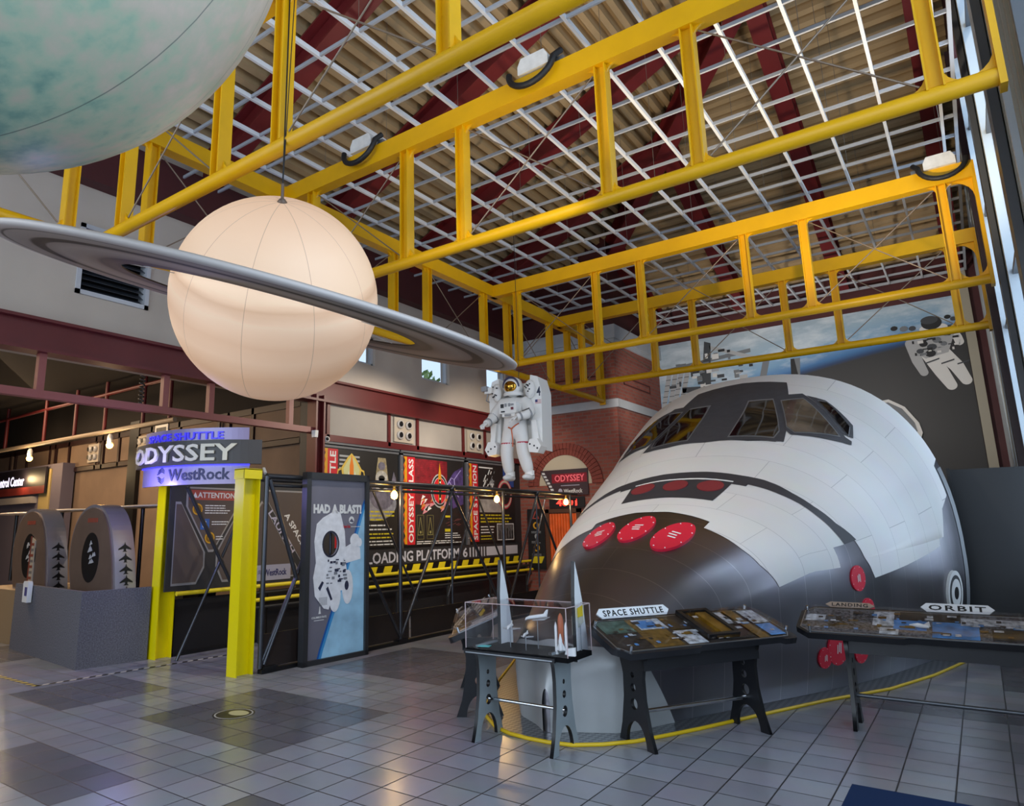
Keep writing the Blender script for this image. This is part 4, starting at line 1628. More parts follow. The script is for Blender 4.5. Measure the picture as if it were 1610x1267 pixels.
def leg(parent, x, dep, h, m, holes=((.30, .042), (.42, .030), (.51, .022)), th=.03, y0=0.0):
    o = mesh_obj('leg', plate([leg_outline(dep, h)] + [circ(dep / 2, z, r) for z, r in holes], th, 'leg'), m, parent)
    o.data.materials.append(BLK)
    for f in o.data.polygons:
        if abs(f.normal.y) < .5:
            f.material_index = 1
    o.rotation_euler = (0, 0, PI / 2)
    o.location = (x, y0, 0)
    return o


def console(name, label, loc, rz, legs, dep, x0, x1, zf, zb, ylen, plaques, inner):
    r = thing(name, label, 'display console', loc, rz, 'angled display consoles round the shuttle')
    for x in legs:
        leg(r, x, dep, zf - .02, LEGB)
    a = math.atan2(zb - zf, ylen)
    L = math.hypot(zb - zf, ylen)
    b = MB().box((legs[0] - .015, .06, zf - .13), (legs[-1] + .015, .09, zf - .02))
    b.build('apron', [LEGB], r)
    MB().tube([(legs[0], dep / 2, .24), (legs[-1], dep / 2, .24)], .016, 10).build('foot_bar', [CHROME if name == 'display_console' and len(plaques) == 1 else mat('bar_dark_steel', '5a5e64', .35, metal=.7)], r)
    w = x1 - x0
    c = .10
    ol = [(x0 + c, 0), (x0 + w * .42, 0), (x0 + w * .44, .025), (x0 + w * .9, .025), (x0 + w * .92, 0), (x1 - c * .3, 0), (x1, c * .4), (x1 - .02, L - c), (x1 - .02 - c, L), (x0 + c, L), (x0, L - c), (x0, c)]
    t = mesh_obj('display_top', plate([ol], .05, 'display_top'), LEGB, r)
    t.rotation_euler = (-(PI / 2 - a), 0, 0)
    t.location = (0, -.04, zf)
    fm = MB()
    ins = .035
    il = [(x0 + c, ins), (x1 - c, ins), (x1 - ins, c), (x1 - ins - .02, L - c), (x1 - c - .02, L - ins), (x0 + c, L - ins), (x0 + ins, L - c), (x0 + ins, c)]
    fm.flat(il, -.025, 0, .003)
    fm.build('graphic_panel', [mat('console_graphic_dark', '2a2420', .4, var=.6, scale=5) if len(plaques) < 2 else mat('console_graphic_speckled', '58585c', .5, var=.95, scale=55)], t)
    im = MB()
    rgi = random.Random(len(label))
    for k in range(70):
        xa, za = rgi.uniform(.05, .9), rgi.uniform(.12, .8)
        im.rect(x0 + xa * w, za * L, x0 + (xa + rgi.uniform(.008, .04)) * w, (za + rgi.uniform(.01, .08)) * L, -.034 - .00008 * k, rgi.choice((0, 0, 1, 3, 3, 2)), .001)
    mats = [mat('photo_white', 'b4b8bc', .4, var=.6, scale=24), mat('photo_blue', '4f86c0', .4, var=.4, scale=9), mat('photo_ochre', '6e5220', .4, var=.5, scale=14), mat('photo_dark', '2e2a28', .4, var=.5, scale=16), mat('photo_green', '4c6458', .4, var=.6, scale=18)]
    for k, (xa, za, xb, zb_, mi) in enumerate(inner):
        im.rect(x0 + xa * w, za * L, x0 + xb * w, zb_ * L, -.028 - .0004 * k, mi, .002)
    im.build('pictures', mats, t)
    tr = MB()
    pts = [(p[0], -.028, p[1]) for p in il] + [(il[0][0], -.028, il[0][1])]
    for p_, q_ in zip(pts[:-1], pts[1:]):
        tr.bar(p_, q_, .008, .006, 0, (0, 1, 0))
    tr.build('trim_line', [STEEL], t)
    gl = MB().flat(il, -.062, 0, .006)
    gl.build('cover_sheet', [ACR], t)
    for px, pz in il[::2]:
        sc = MB().tube([(px * .98 + .02 * (x0 + w / 2), -.025, pz), (px * .98 + .02 * (x0 + w / 2), -.075, pz)], .012, 8)
        sc.build('standoff_bolt', [CHROME], t)
    for body, xa, xb, hh, pm, lm in plaques:
        cx_, ww = x0 + (xa + xb) / 2 * w, (xb - xa) * w
        pq = MB()
        pq.prism([(-ww / 2 - .04, hh * .5), (-ww / 2, 0), (ww / 2, 0), (ww / 2 + .04, hh * .5), (ww / 2, hh), (-ww / 2, hh)], -.006, .006)
        po = pq.build('name_plaque', [pm], t)
        po.location = (cx_, -.03, L - .01)
        po.rotation_euler = ((PI / 2 - a) * .55, 0, 0)
        text(body, 0, hh * .5, ww * .93, hh * .62, -.006, lm, po, spacing=1.2)
    return r, t, L, w


PLW = mat('plaque_white', 'e6e8ea', .4)
PLT = mat('plaque_tan', 'a08a78', .5)
r1, t1, L1, w1 = console('display_console', 'black tilted console reading SPACE SHUTTLE before the shuttle nose', (-2.123, 5.24, 0.0), math.radians(59.4), (0, 1.115), .43, -.30, 1.48, .69, .88, .48,
                         [('SPACE SHUTTLE', .10, .46, .085, PLW, BLK)],
                         [(.04, .55, .22, .9, 4), (.03, .1, .2, .5, 3), (.2, .1, .36, .9, 2), (.23, .58, .38, .88, 0), (.24, .62, .34, .84, 1), (.38, .1, .49, .48, 0), (.38, .52, .5, .92, 3), (.60, .12, .76, .5, 3), (.62, .55, .76, .9, 0), (.78, .08, .84, .93, 2), (.86, .5, .96, .9, 0), (.86, .12, .95, .46, 1)])
bx = MB()
bx.box((.50 * w1 - .3, -.075, .10), (.52 * w1 - .3, -.025, L1 - .04))
bx.box((.66 * w1 - .3, -.075, .10), (.68 * w1 - .3, -.025, L1 - .04))
bx.box((.50 * w1 - .3, -.075, .08), (.68 * w1 - .3, -.025, .11))
bx.box((.50 * w1 - .3, -.075, L1 - .06), (.68 * w1 - .3, -.025, L1 - .03))
bx.build('model_tray', [BLK], t1)
MB().box((.60 * w1 - .3, -.06, .12), (.66 * w1 - .3, -.03, L1 - .07)).build('tray_photo', [MATS['photo_ochre']], t1)
r2, t2, L2, w2 = console('display_console', 'long console with LANDING and ORBIT plaques beside the window wall', (-1.03, 6.657, 0.0), 0.0, (0, 1.42), .38, -.36, 1.5, .715, .88, .47,
                         [('LANDING', .12, .28, .05, PLT, BLK), ('ORBIT', .50, .72, .075, PLW, BLK)],
                         [(.03, .45, .11, .68, 0), (.30, .4, .38, .9, 0), (.33, .12, .40, .34, 0), (.38, .3, .50, .62, 1), (.40, .64, .62, .92, 3), (.52, .1, .68, .62, 1), (.62, .58, .95, .8, 0), (.72, .12, .95, .5, 3)])
md = MB()
md.tube([(.44 * w2 - .36, -.05, .20), (.47 * w2 - .36, -.055, .19), (.51 * w2 - .36, -.05, .18)], [.004, .018, .012], 10)
md.prism([(.485 * w2 - .36, .19), (.51 * w2 - .36, .27), (.515 * w2 - .36, .18)], -.055, -.05)
md.build('printed_orbiter', [WHT], t2)
sc = MB()
sc.prism([(.14 * w2, .36 + .04), (.05 * w2, .38), (.07 * w2, .43), (.16 * w2, .42)], -.04, -.03)
r3, t3, L3, w3_ = console('display_console', 'console glimpsed behind the clear model case, turned to the loading platform', (-4.6, 6.18, 0.0), math.radians(-55.2), (0, 1.13), .42, -.30, 1.48, .69, .88, .48,
                          [], [(.05, .1, .3, .9, 0), (.32, .1, .5, .9, 3), (.55, .1, .7, .5, 2), (.72, .2, .95, .9, 0), (.75, .1, .9, .4, 2)])

# clear case of spacecraft models on grey legs
ct = thing('model_case_table', 'grey-legged table carrying a clear case of spacecraft models', 'display case', (-3.40, 4.72, 0.0), 0.01)
for x in (0.0, .69):
    leg(ct, x, .42, .72, LEGG, ((.28, .040), (.40, .028), (.49, .018)), .03)
    e = MB()
    e.prism([(-.06, .62), (.13, .62), (.125, .78), (.07, 1.06), (.015, 1.25), (-.03, 1.37), (-.06, 1.1)], -.015, .015)
    f = e.build('upright_fin', [mat('fin_pale_metal', 'dfe1e2', .4), BLK], ct)
    for fc in f.data.polygons:
        if abs(fc.normal.y) < .5:
            fc.material_index = 1
    f.rotation_euler = (0, 0, PI / 2)
    f.location = (x + .08, .36, 0)
MB().box((-.06, -.02, .66), (.76, .0, .69)).build('front_rail', [BLKM], ct)
MB().box((-.04, -.024, .668), (.74, -.02, .676)).build('rail_trim', [STEEL], ct)
MB().box((-.05, .0, .665), (.86, .40, .70)).build('case_floor', [mat('case_floor_black', '0c0c0e', .85, spec=.1)], ct)
MB().tube([(0, .24, .28), (.69, .24, .28)], .013, 8).build('foot_bar', [CHROME], ct)
gb_ = MB()
for a, b in (((-.05, 0, .70), (.86, .005, 1.05)), ((-.05, .395, .70), (.86, .40, 1.05)), ((-.05, 0, .70), (-.045, .40, 1.05)), ((.855, 0, .70), (.86, .40, 1.05)), ((-.05, 0, 1.045), (.86, .40, 1.05))):
    gb_.box(a, b)
gb_.build('acrylic_cover', [ACR], ct)
eg = MB()
for x in (-.05, .86):
    for y in (0, .40):
        eg.bar((x, y, .70), (x, y, 1.05), .005, .005)
for y in (0, .4):
    eg.bar((-.05, y, 1.05), (.86, y, 1.05), .005, .005)
for x in (-.05, .86):
    eg.bar((x, 0, 1.05), (x, .4, 1.05), .005, .005)
eg.build('cover_edges', [mat('acrylic_edge_pink', 'c8b4b4', .2)], ct)


def orbiter_model(name, label, loc, rz, s, stand=True, pitch=0.0):
    o = thing(name, label, 'spacecraft model', loc, rz, 'models inside the clear case')
    b = MB()
    M = Matrix.Rotation(pitch, 3, 'X')
    b.tube([M @ Vector(p) for p in ((0, -s * .5, .0), (0, -s * .44, .01), (0, -s * .3, .015), (0, s * .4, .015))], [s * .02, s * .055, s * .075, s * .075], 12)
    b.build('fuselage', [HARD], o)
    b = MB()
    for sx in (-1, 1):
        vs = [M @ Vector(p) for p in ((sx * s * .06, -s * .2, -.01), (sx * s * .42, s * .30, -.012), (sx * s * .42, s * .40, -.012), (sx * s * .06, s * .42, -.01))]
        b.add(vs + [v + M @ Vector((0, 0, .006)) for v in vs], [(0, 1, 2, 3), (7, 6, 5, 4), (0, 4, 5, 1), (1, 5, 6, 2), (2, 6, 7, 3), (3, 7, 4, 0)], 0)
    b.build('wings', [mat('model_wing_grey', 'b0b2b6', .4)], o)
    b = MB()
    vs = [M @ Vector(p) for p in ((-.003, s * .2, s * .07), (-.003, s * .42, s * .28), (-.003, s * .5, s * .28), (-.003, s * .42, s * .06))]
    b.add(vs + [v + Vector((.006, 0, 0)) for v in vs], [(0, 1, 2, 3), (7, 6, 5, 4), (0, 4, 5, 1), (1, 5, 6, 2), (2, 6, 7, 3), (3, 7, 4, 0)], 0)
    b.build('tail_fin', [HARD], o)
    if stand:
        MB().tube([(0, 0, 0), (0, 0, -(loc[2] - .703))], .004, 6).build('stand_rod', [STEEL], o)
    return o


orbiter_model('orbiter_model', 'white winged model high on a rod in the middle of the case', (-2.92, 4.96, .93), math.radians(-75), .2, True, .15)
orbiter_model('jet_model', 'white swept-wing model beside the pale upright fin in the case', (-3.14, 4.90, .85), math.radians(20), .17)
orbiter_model('jet_model', 'smallest white winged model on a short rod, case middle', (-2.96, 4.84, .81), math.radians(15), .12)
st_ = thing('launch_stack_model', 'upright orange-tanked rocket stack model in the clear case', 'spacecraft model', (-2.66, 4.86, .70), 0.3, 'models inside the clear case')
MB().lathe([(0, 0), (.022, 0), (.022, .20), (.016, .235), (0, .26)], (0, 0, .04), 14).build('orange_tank', [mat('tank_orange', 'b4603a', .5)], st_)
for x in (-.038, .038):
    MB().lathe([(.016, 0), (.011, .02), (.011, .20), (0, .235)], (x, 0, .0), 12).build('booster', [HARD], st_)
b = MB()
b.tube([(0, -.03, .03), (0, -.032, .10), (0, -.03, .15)], [.014, .014, .004], 10)
b.prism([(-.04, .03), (.04, .03), (0, .11)], -.022, -.018)
b.build('orbiter', [HARD], st_)
tc_ = thing('note_card', 'small turquoise card lying in the clear case', 'card', (-3.34, 4.80, .703), .3)
MB().box((-.05, 0, 0), (.05, .07, .004)).build('card', [mat('card_turquoise', '5ac8c8', .5)], tc_)
tc_ = thing('name_plate', 'small white label block on a corner of the clear case', 'label', (-2.55, 4.80, .703), .2)
MB().prism([(-.03, 0), (.03, 0), (.03, .06), (-.03, .05)], 0, .03).build('block', [WHT], tc_)
wt = thing('warning_panel', 'yellow and grey sign panel standing within the clear case', 'sign', (-2.60, 5.06, .703), -.5)
b = MB()
b.prism([(-.11, .10), (.05, .22), (.05, .34), (-.11, .24)], 0, .008, 0)
b.prism([(-.02, .24), (.05, .26), (.05, .34), (-.02, .31)], -.004, .0, 1)
b.build('panel', [mat('panel_pale', 'c8ccbc', .5), SYEL], wt)
MB().tube([(0, .004, 0), (0, .004, .2)], .006, 6).build('stem', [STEEL], wt)

# ================================================================== floor marks, bench
def striped_tape(label, p, q, w, ca, cb):
    p, q = Vector((*p, 0)), Vector((*q, 0))
    L = (q - p).length
    o = thing('hazard_tape', label, 'floor tape', p, math.atan2(q.y - p.y, q.x - p.x), 'striped tape on the tiles')
    b = MB()
    n = int(L / .07)
    for k in range(n):
        x0, x1 = L * k / n, L * (k + 1) / n
        b.add([(x0, 0, .002), (x1, 0, .002), (x1 + .04, w, .002), (x0 + .04, w, .002)], [(0, 1, 2, 3)], k % 2)
    b.build('tape', [ca, cb], o)


TPB, TPW, TPY = mat('tape_black', '17171a', .5), mat('tape_white', 'b4b0a8', .5), mat('tape_yellow', 'b8a23c', .5)
striped_tape('black and white striped tape running along the tiles to the yellow gate', (-8.59, 3.66), (-8.39, 6.0), .06, TPB, TPW)
striped_tape('black and yellow striped tape crossing before the carpeted wall', (-12.4, 3.62), (-8.62, 3.66), .06, TPB, TPY)
fd = thing('floor_sticker', 'round black and cream sticker on the tiles before the gate', 'sticker', (-5.734, 4.2, 0))
b = MB()
for r, z, mi in ((.19, .001, 1), (.175, .0015, 0), (.16, .002, 1)):
    b.add([(r * math.cos(2 * PI * k / 28), r * math.sin(2 * PI * k / 28), z) for k in range(28)], [tuple(range(28))], mi)
b.add([(.11 * math.cos(2 * PI * k / 20) + .02, .08 * math.sin(2 * PI * k / 20) + .04, .003) for k in range(20)], [tuple(range(20))], 2)
b.build('disc', [TPW, mat('sticker_black', '202022', .4), mat('sticker_cream', 'c8c090', .4)], fd)
bn = thing('bench', 'dark navy bench top in the lower corner by the window wall', 'bench', (-.646, 3.0, 0))
b = MB()
b.box((0, 0, .37), (1.1, .909, .45))
b.build('seat_pad', [mat('bench_navy', '0a2040', .85, spec=.15)], bn)
b = MB()
b.box((.04, .04, 0), (1.06, .87, .37))
b.build('base', [mat('bench_base', '10141c', .5)], bn)

# ================================================================== loading platform: wall posters
YP0 = 8.3                                    # posters count their x from here along the wall
FRG = mat('poster_frame_grey', '6b6c70', .45, metal=.2)
PTXT = mat('print_yellow', 'c8b824', .5)
GOLD = mat('print_gold', 'd8b850', .5)


def torn(b, x, z0, z1, y, mi, w=.09, n=15, seed=0):
    rg = random.Random(seed)
    pts = [(x + w, z0)] + [(x + (w * .15 if k % 2 else w * .55) * (.6 + .5 * rg.random()), z0 + (z1 - z0) * k / n) for k in range(n + 1)] + [(x + w, z1)]
    b.prism(pts, y - .002, y, mi)


def poster(label, x0, x1, title, z0=1.30, z1=3.10):
    t = thing('wall_poster', label, 'poster', (XW + .035, YP0, 0), PI / 2, 'tall posters on the platform wall')
    MB().box((x0, -.012, z0), (x1, .012, z1)).build('board', [PBLK], t)
    fr = MB()
    fr.box((x0 - .10, -.03, z0 - .04), (x0 - .01, .02, z1 + .12))
    fr.box((x0 - .10, -.03, z1), (x1 + .02, .02, z1 + .04))
    fr.box((x0 - .10, -.05, z1 + .06), (x1 + .02, .02, z1 + .13))
    fr.build('frame', [FRG], t)
    b = MB()
    for k in range(7):
        b.ball((x0 - .055, -.032, z0 + .1 + k * .28), .013, 8, 5)
    b.build('bolt_heads', [LGR], t)
    b = MB()
    torn(b, x0 - .005, z0 + .03, z1 - .02, -.013, 0, .14, 21, len(title))
    torn(b, x0 + .03, z0 + .03, z1 - .02, -.015, 1, .11, 25, 3 + len(title))
    b.build('torn_edge', [mat('torn_orange', 'd86414', .5), mat('torn_yellow', 'd8a018', .5)], t)
    s = MB().rect(x0 + .12, z0 + .02, x0 + .37, z1 - .02, -.016).build('title_strip', [RED], t)
    text(title, x0 + .245, (z0 + z1) / 2, z1 - z0 - .12, .15, -.019, WHT, s, rot=PI / 2)
    return t


# first poster
p1 = poster('wall poster with SPACE SHUTTLE strip and a gold winged rocket badge', .07, 2.08, 'SPACE SHUTTLE')
b = MB()
for k in range(9):
    b.rect(.48, 2.35 + k * .075, 1.0, 2.385 + k * .075, -.014, 0)
b.build('grille_lines', [LGR], p1)
b = MB()
for sx in (-1, 1):
    b.prism([(.78 + sx * .1, 2.2), (.78 + sx * .42, 2.30), (.78 + sx * .34, 2.72), (.78 + sx * .1, 2.8)], -.020, -.016, 0)
    b.prism([(.78 + sx * .1, 2.22), (.78 + sx * .40, 2.32), (.78 + sx * .32, 2.69), (.78 + sx * .1, 2.77)], -.022, -.018, 1)
    b.prism([(.78 + sx * .2, 2.25), (.78 + sx * .30, 2.28), (.78 + sx * .26, 2.6), (.78 + sx * .2, 2.62)], -.024, -.02, 4 if sx > 0 else 0)
b.prism([(.78, 2.0), (.60, 2.3), (.52, 2.75), (.68, 2.95), (.78, 3.03), (.88, 2.95), (1.04, 2.75), (.96, 2.3)], -.027, -.023, 0)
b.prism([(.78, 2.08), (.64, 2.3), (.57, 2.74), (.70, 2.91), (.78, 2.97), (.86, 2.91), (.99, 2.74), (.92, 2.3)], -.029, -.025, 2)
b.prism([(.73, 2.25), (.73, 2.8), (.78, 3.0), (.83, 2.8), (.83, 2.25)], -.031, -.027, 3)
for x in (.69, .85):
    b.prism([(x, 2.15), (x + .03, 2.15), (x + .03, 2.62), (x + .015, 2.7), (x, 2.62)], -.033, -.029, 5)
b.prism([(.72, 2.15), (.84, 2.15), (.80, 2.45), (.78, 2.5), (.76, 2.45)], -.034, -.03, 5)
b.build('rocket_badge', [GOLD, PBLK, mat('badge_pale', 'c8c890', .5), ORG, mat('badge_rust', '9a3c24', .5), WHT], p1)
b = MB()
b.disc(1.62, 2.30, .36, .30, -.016, 2)
b.prism([(1.42, 2.55), (1.5, 3.0), (1.72, 3.0), (1.8, 2.55)], -.02, -.018, 1)
b.disc(1.6, 2.62, .17, .13, -.022, 0)
b.disc(1.6, 2.60, .09, .06, -.024, 3)
b.disc(1.6, 2.84, .1, .08, -.024, 2)
b.prism([(1.42, 2.35), (1.78, 2.35), (1.72, 2.6), (1.48, 2.6)], -.026, -.024, 0)
b.disc(1.6, 2.47, .12, .07, -.028, 3)
b.prism([(1.85, 2.4), (2.05, 2.35), (2.02, 2.62), (1.95, 2.75)], -.02, -.018, 2)
b.build('spacecraft_photo', [mat('photo_pale', 'b8b4ac', .5, var=.3, scale=14), mat('photo_gilt', '9a8c6c', .5, var=.4, scale=14), mat('photo_mauve', '6e6a78', .5, var=.5, scale=8), PBLK], p1)
b = MB()
b.disc(1.42, 2.13, .62, .34, -.014, 2, 28)
text_lines(b, .95, 2.02, 1.98, 3, .075, .03, -.016, 0, 1)
text_lines(b, .95, 2.02, 1.72, 2, .075, .026, -.016, 1, 2)
text_lines(b, .95, 2.02, 1.56, 2, .07, .026, -.016, 0, 3)
text_lines(b, .95, 2.02, 1.42, 2, .06, .022, -.016, 1, 4)
b.rect(.62, 1.35, .78, 2.0, -.016, 3)
b.build('small_print', [PTXT, WHT, mat('earth_grey', '8a8a92', .5, var=.4, scale=8), mat('photo_side', '7c7884', .5)], p1)
# second poster
p2 = poster('wall poster with ODYSSEY CLASS strip and a red ring badge under lightning', 2.24, 4.30, 'ODYSSEY CLASS')
b = MB()
b.rect(2.62, 2.12, 3.7, 3.06, -.014, 0)
for k in range(22):
    b.rect(2.62, 2.14 + k * .042, 3.68, 2.153 + k * .042, -.016, 1)
b.build('red_ground', [PDRED, mat('poster_blood_red', '74141e', .5)], p2)
b = MB()
b.prism([(3.62, 2.2), (3.70, 2.6), (3.95, 2.85), (4.28, 2.98), (4.28, 2.15), (3.9, 2.05)], -.018, -.016, 0)
for pts in (((3.7, 2.55), (3.85, 2.72), (3.95, 2.68), (4.2, 2.9)), ((3.95, 2.68), (3.98, 2.45), (4.1, 2.3)), ((3.78, 2.62), (3.9, 2.5), (3.88, 2.3))):
    for (xa, za), (xb, zb_) in zip(pts[:-1], pts[1:]):
        b.prism([(xa - .015, za), (xb - .012, zb_), (xb + .012, zb_), (xa + .015, za)], -.021, -.019, 1)
b.build('lightning', [PPUR, mat('bolt_lilac', 'b0a4e0', .5)], p2)
b = MB()
b.disc(3.42, 2.42, .30, .36, -.024, 0, 32)
b.disc(3.42, 2.42, .27, .33, -.026, 1, 32)
b.disc(3.42, 2.42, .235, .29, -.028, 0, 32)
b.disc(3.42, 2.42, .22, .27, -.030, 2, 32)
b.prism([(3.37, 2.2), (3.37, 2.75), (3.42, 3.02), (3.47, 2.75), (3.47, 2.2)], -.034, -.031, 3)
b.prism([(3.385, 2.15), (3.385, 2.66), (3.455, 2.66), (3.455, 2.15)], -.036, -.034, 1)
for z in (2.25, 2.37, 2.49, 2.60):
    b.disc(3.42, z, .022, .022, -.038, 4, 10)
b.build('ring_badge', [LGR, PBLK, RED, mat('badge_amber', 'd08a20', .5), WHT], p2)
b = MB()
rgz = random.Random(11)
for k in range(30):
    x, z = 2.7 + rgz.random() * .95, 1.92 + rgz.random() * .3
    b.prism([(x, z), (x + .12 + .1 * rgz.random(), z + .05 + .08 * rgz.random()), (x + .05, z + .10)], -.018 - .0004 * k, -.016 - .0004 * k, k % 4)
b.build('explosion_picture', [RED, mat('blast_pink', 'c8848c', .5), WHT, mat('blast_amber', 'c87c3c', .5)], p2)
b = MB()
for cx_, w in ((2.78, .17), (3.1, .17)):
    for z in (1.42, 1.9):
        b.rect(cx_ - w / 2 - .02, z, cx_ + w / 2 + .02, z + .006, -.016, 0)
    for sx in (-1, 1):
        b.rect(cx_ + sx * (w / 2 + .02) - .003, 1.42, cx_ + sx * (w / 2 + .02) + .003, 1.9, -.016, 0)
        b.prism([(cx_, 1.86), (cx_ + sx * .012, 1.86), (cx_ + sx * (w / 2), 1.5), (cx_ + sx * (w / 2 - .012), 1.5)], -.018, -.016, 0)
    b.rect(cx_ - w / 2, 1.50, cx_ + w / 2, 1.512, -.018, 0)
    b.disc(cx_, 1.56, .03, .03, -.018, 0, 10)
text_lines(b, 2.66, 4.2, 1.38, 2, .04, .016, -.016, 1, 5)
b.rect(3.62, 1.86, 3.86, 1.90, -.016, 2)
b.rect(3.60, 1.56, 3.86, 1.62, -.016, 2)
text_lines(b, 3.6, 4.2, 1.53, 3, .045, .016, -.016, 1, 6)
rgz = random.Random(4)
for k in range(14):
    x, z = 3.6 + rgz.random() * .5, 1.66 + rgz.random() * .16
    b.prism([(x, z), (x + .14, z + .03), (x + .12, z + .045), (x, z + .012)], -.017 - .0003 * k, -.015 - .0003 * k, 3)
b.build('small_print', [mat('outline_khaki', '8c8450', .5), WHT, PTXT, mat('wreck_brown', '5a3434', .5)], p2)
# third poster
p3 = poster('wall poster with SPACE STATION strip and a round station badge', 4.50, 6.45, 'SPACE STATION')
b = MB()
rgz = random.Random(9)
b.rect(4.92, 3.0, 5.5, 3.03, -.016, 0)
for k in range(34):
    x, z = 5.02 + rgz.random() * .5, 2.4 + rgz.random() * .5
    w = .02 + .1 * rgz.random()
    b.prism([(x, z), (x + .03, z - .01), (x + .03 + w, z + w * 1.4), (x + w, z + w * 1.4 + .01)], -.018 - .0003 * k, -.016 - .0003 * k, k % 3)
b.build('station_photo', [WHT, LGR, MGR], p3)
b = MB()
b.rect(5.95, 2.6, 6.43, 3.08, -.014, 0)
b.disc(6.0, 2.42, .33, .36, -.020, 1, 30)
b.disc(6.0, 2.42, .30, .33, -.022, 2, 30)
b.disc(6.0, 2.42, .25, .28, -.024, 1, 30)
b.disc(6.0, 2.42, .22, .25, -.026, 3, 30)
for k in range(9):
    b.disc(6.0 + .12 * math.cos(k * 2.4) * (k / 9 + .2), 2.42 + .14 * math.sin(k * 2.4) * (k / 9 + .2), .02, .02, -.028, 4, 8)
b.build('round_badge', [mat('station_blue', '2c4a90', .5, var=.3, scale=6), mat('badge_crimson', 'b02840', .5), mat('badge_cream', 'c8b8a8', .5), PBLK, WHT], p3)
b = MB()
b.rect(4.92, 1.98, 5.9, 2.28, -.015, 0)
text_lines(b, 4.95, 6.3, 1.93, 3, .075, .032, -.016, 1, 7)
text_lines(b, 4.95, 5.55, 1.66, 3, .065, .024, -.016, 2, 8)
text_lines(b, 4.95, 5.5, 1.45, 2, .065, .024, -.016, 1, 9)
b.rect(5.62, 1.33, 6.36, 1.72, -.016, 2)
b.rect(5.64, 1.35, 6.34, 1.70, -.018, 3)
for k in range(12):
    b.rect(5.66 + k * .055, 1.36, 5.70 + k * .055, 1.50 + .12 * rgz.random(), -.020, 3 + k % 2)
b.build('small_print', [mat('earth_pale', 'a09c98', .5, var=.3, scale=6), PTXT, WHT, mat('crowd_grey', '5c5c5e', .5, var=.4, scale=20), PBLK], p3)

# strip with the platform name and hazard chevrons
ps = thing('platform_sign', 'long LOADING PLATFORM strip over yellow hazard chevrons below the posters', 'sign', (XW + .04, YP0, 0), PI / 2)
MB().box((-.1, -.01, .96), (6.6, .03, 1.25)).build('name_board', [DGR], ps)
text('LOADING PLATFORM', 2.66, 1.10, 2.86, .21, -.013, mat('lettering_pale', 'c8c8d2', .5), ps)
text('61', 4.38, 1.10, .30, .21, -.013, MATS['lettering_pale'], ps)
b = MB()
for k in range(5):
    b.rect(4.60 + k * .11, .995, 4.65 + k * .11, 1.205, -.012)
b.rect(5.15, 1.0, 5.9, 1.2, -.012)
b.rect(5.95, 1.0, 6.5, 1.2, -.012)
b.build('white_bars', [MATS['lettering_pale']], ps)
hz_ = MB().box((-.1, -.012, .74), (6.6, .03, .955)).build('hazard_board', [BLK], ps)
b = MB()
for k in range(16):
    x = -.05 + k * .42
    b.flat([(x, .77), (x + .22, .77), (x + .30, .94), (x + .08, .94)], -.013)
b.build('chevrons', [SYEL], hz_)

# yellow handrail along the platform
hr = thing('handrail', 'long double yellow handrail along the loading platform wall', 'handrail', (-8.80, 5.32, 0), PI / 2)
for z, xs_0 in ((.83, .12), (.63, 1.35)):
    MB().tube([(xs_0, 0, z), (9.5, 0, z)], .030, 10).build('rail', [SYEL], hr)
for z in (.73, .52):
    MB().tube([(1.35, .05, z), (9.5, .05, z)], .025, 8).build('lower_bar', [DGR], hr)
for k in range(1, 7):
    m = MB()
    m.box((k * 1.55 - .02, .04, 0), (k * 1.55 + .02, .07, .84))
    m.build('stanchion', [DGR], hr)
pf = thing('platform_fence', 'dark panelled fence low behind the yellow handrail', 'fence', (-8.97, 5.53, 0), PI / 2)
for k in range(6):
    MB().box((k * 1.56 + .01, 0, .02), (k * 1.56 + 1.55, .03, .74)).build('panel', [mat('fence_panel_dark', '1d1d20', .4)], pf)
MB().box((0, -.03, 0), (9.38, .04, .05)).build('kerb', [BLKM], pf)

# rider notice boards behind the gate
GRID_P = mat('perforated_brown', '584c46', .6, bump=.5, bscale=260)
OUTL = mat('outline_silver', '9a9a9c', .4, metal=.3)


def outlined(b, poly, y, k=.94):
    cx_ = sum(p[0] for p in poly) / len(poly)
    cz_ = sum(p[1] for p in poly) / len(poly)
    b.flat(poly, y, 0)
    out = []
    for p in poly:
        dx, dz = cx_ - p[0], cz_ - p[1]
        L = math.hypot(dx, dz)
        out.append((p[0] + dx / L * .035, p[1] + dz / L * .035))
    b.flat(out, y - .003, 1)


nb = thing('notice_board', 'dark notice board with a red ATTENTION header seen through the yellow gate', 'notice board', (-8.86, 5.3, 0), PI / 2)
MB().box((0, 0, .86), (1.30, .03, 2.52)).build('board', [DGR], nb)
b = MB()
outlined(b, [(.08, .93), (.08, 2.06), (.16, 2.06), (.58, 1.36), (.58, 1.15), (.46, .93)], -.002)
outlined(b, [(1.26, .93), (1.26, 2.06), (1.18, 2.06), (.76, 1.36), (.76, 1.15), (.88, .93)], -.002)
outlined(b, [(.24, 2.27), (1.10, 2.27), (1.10, 2.0), (.71, 1.36), (.63, 1.36), (.24, 2.0)], -.002)
b.build('outlined_panels', [OUTL, GRID_P], nb)
hd = MB().rect(.28, 2.09, 1.06, 2.23, -.008).build('red_header', [mat('header_red', 'b04a40', .5)], nb)
text('ATTENTION', .72, 2.16, .62, .08, -.011, WHT, hd)
b = MB()
b.prism([(.33, 2.12), (.41, 2.12), (.37, 2.2)], -.011, -.009)
b.build('warning_triangle', [WHT], hd)
b = MB()
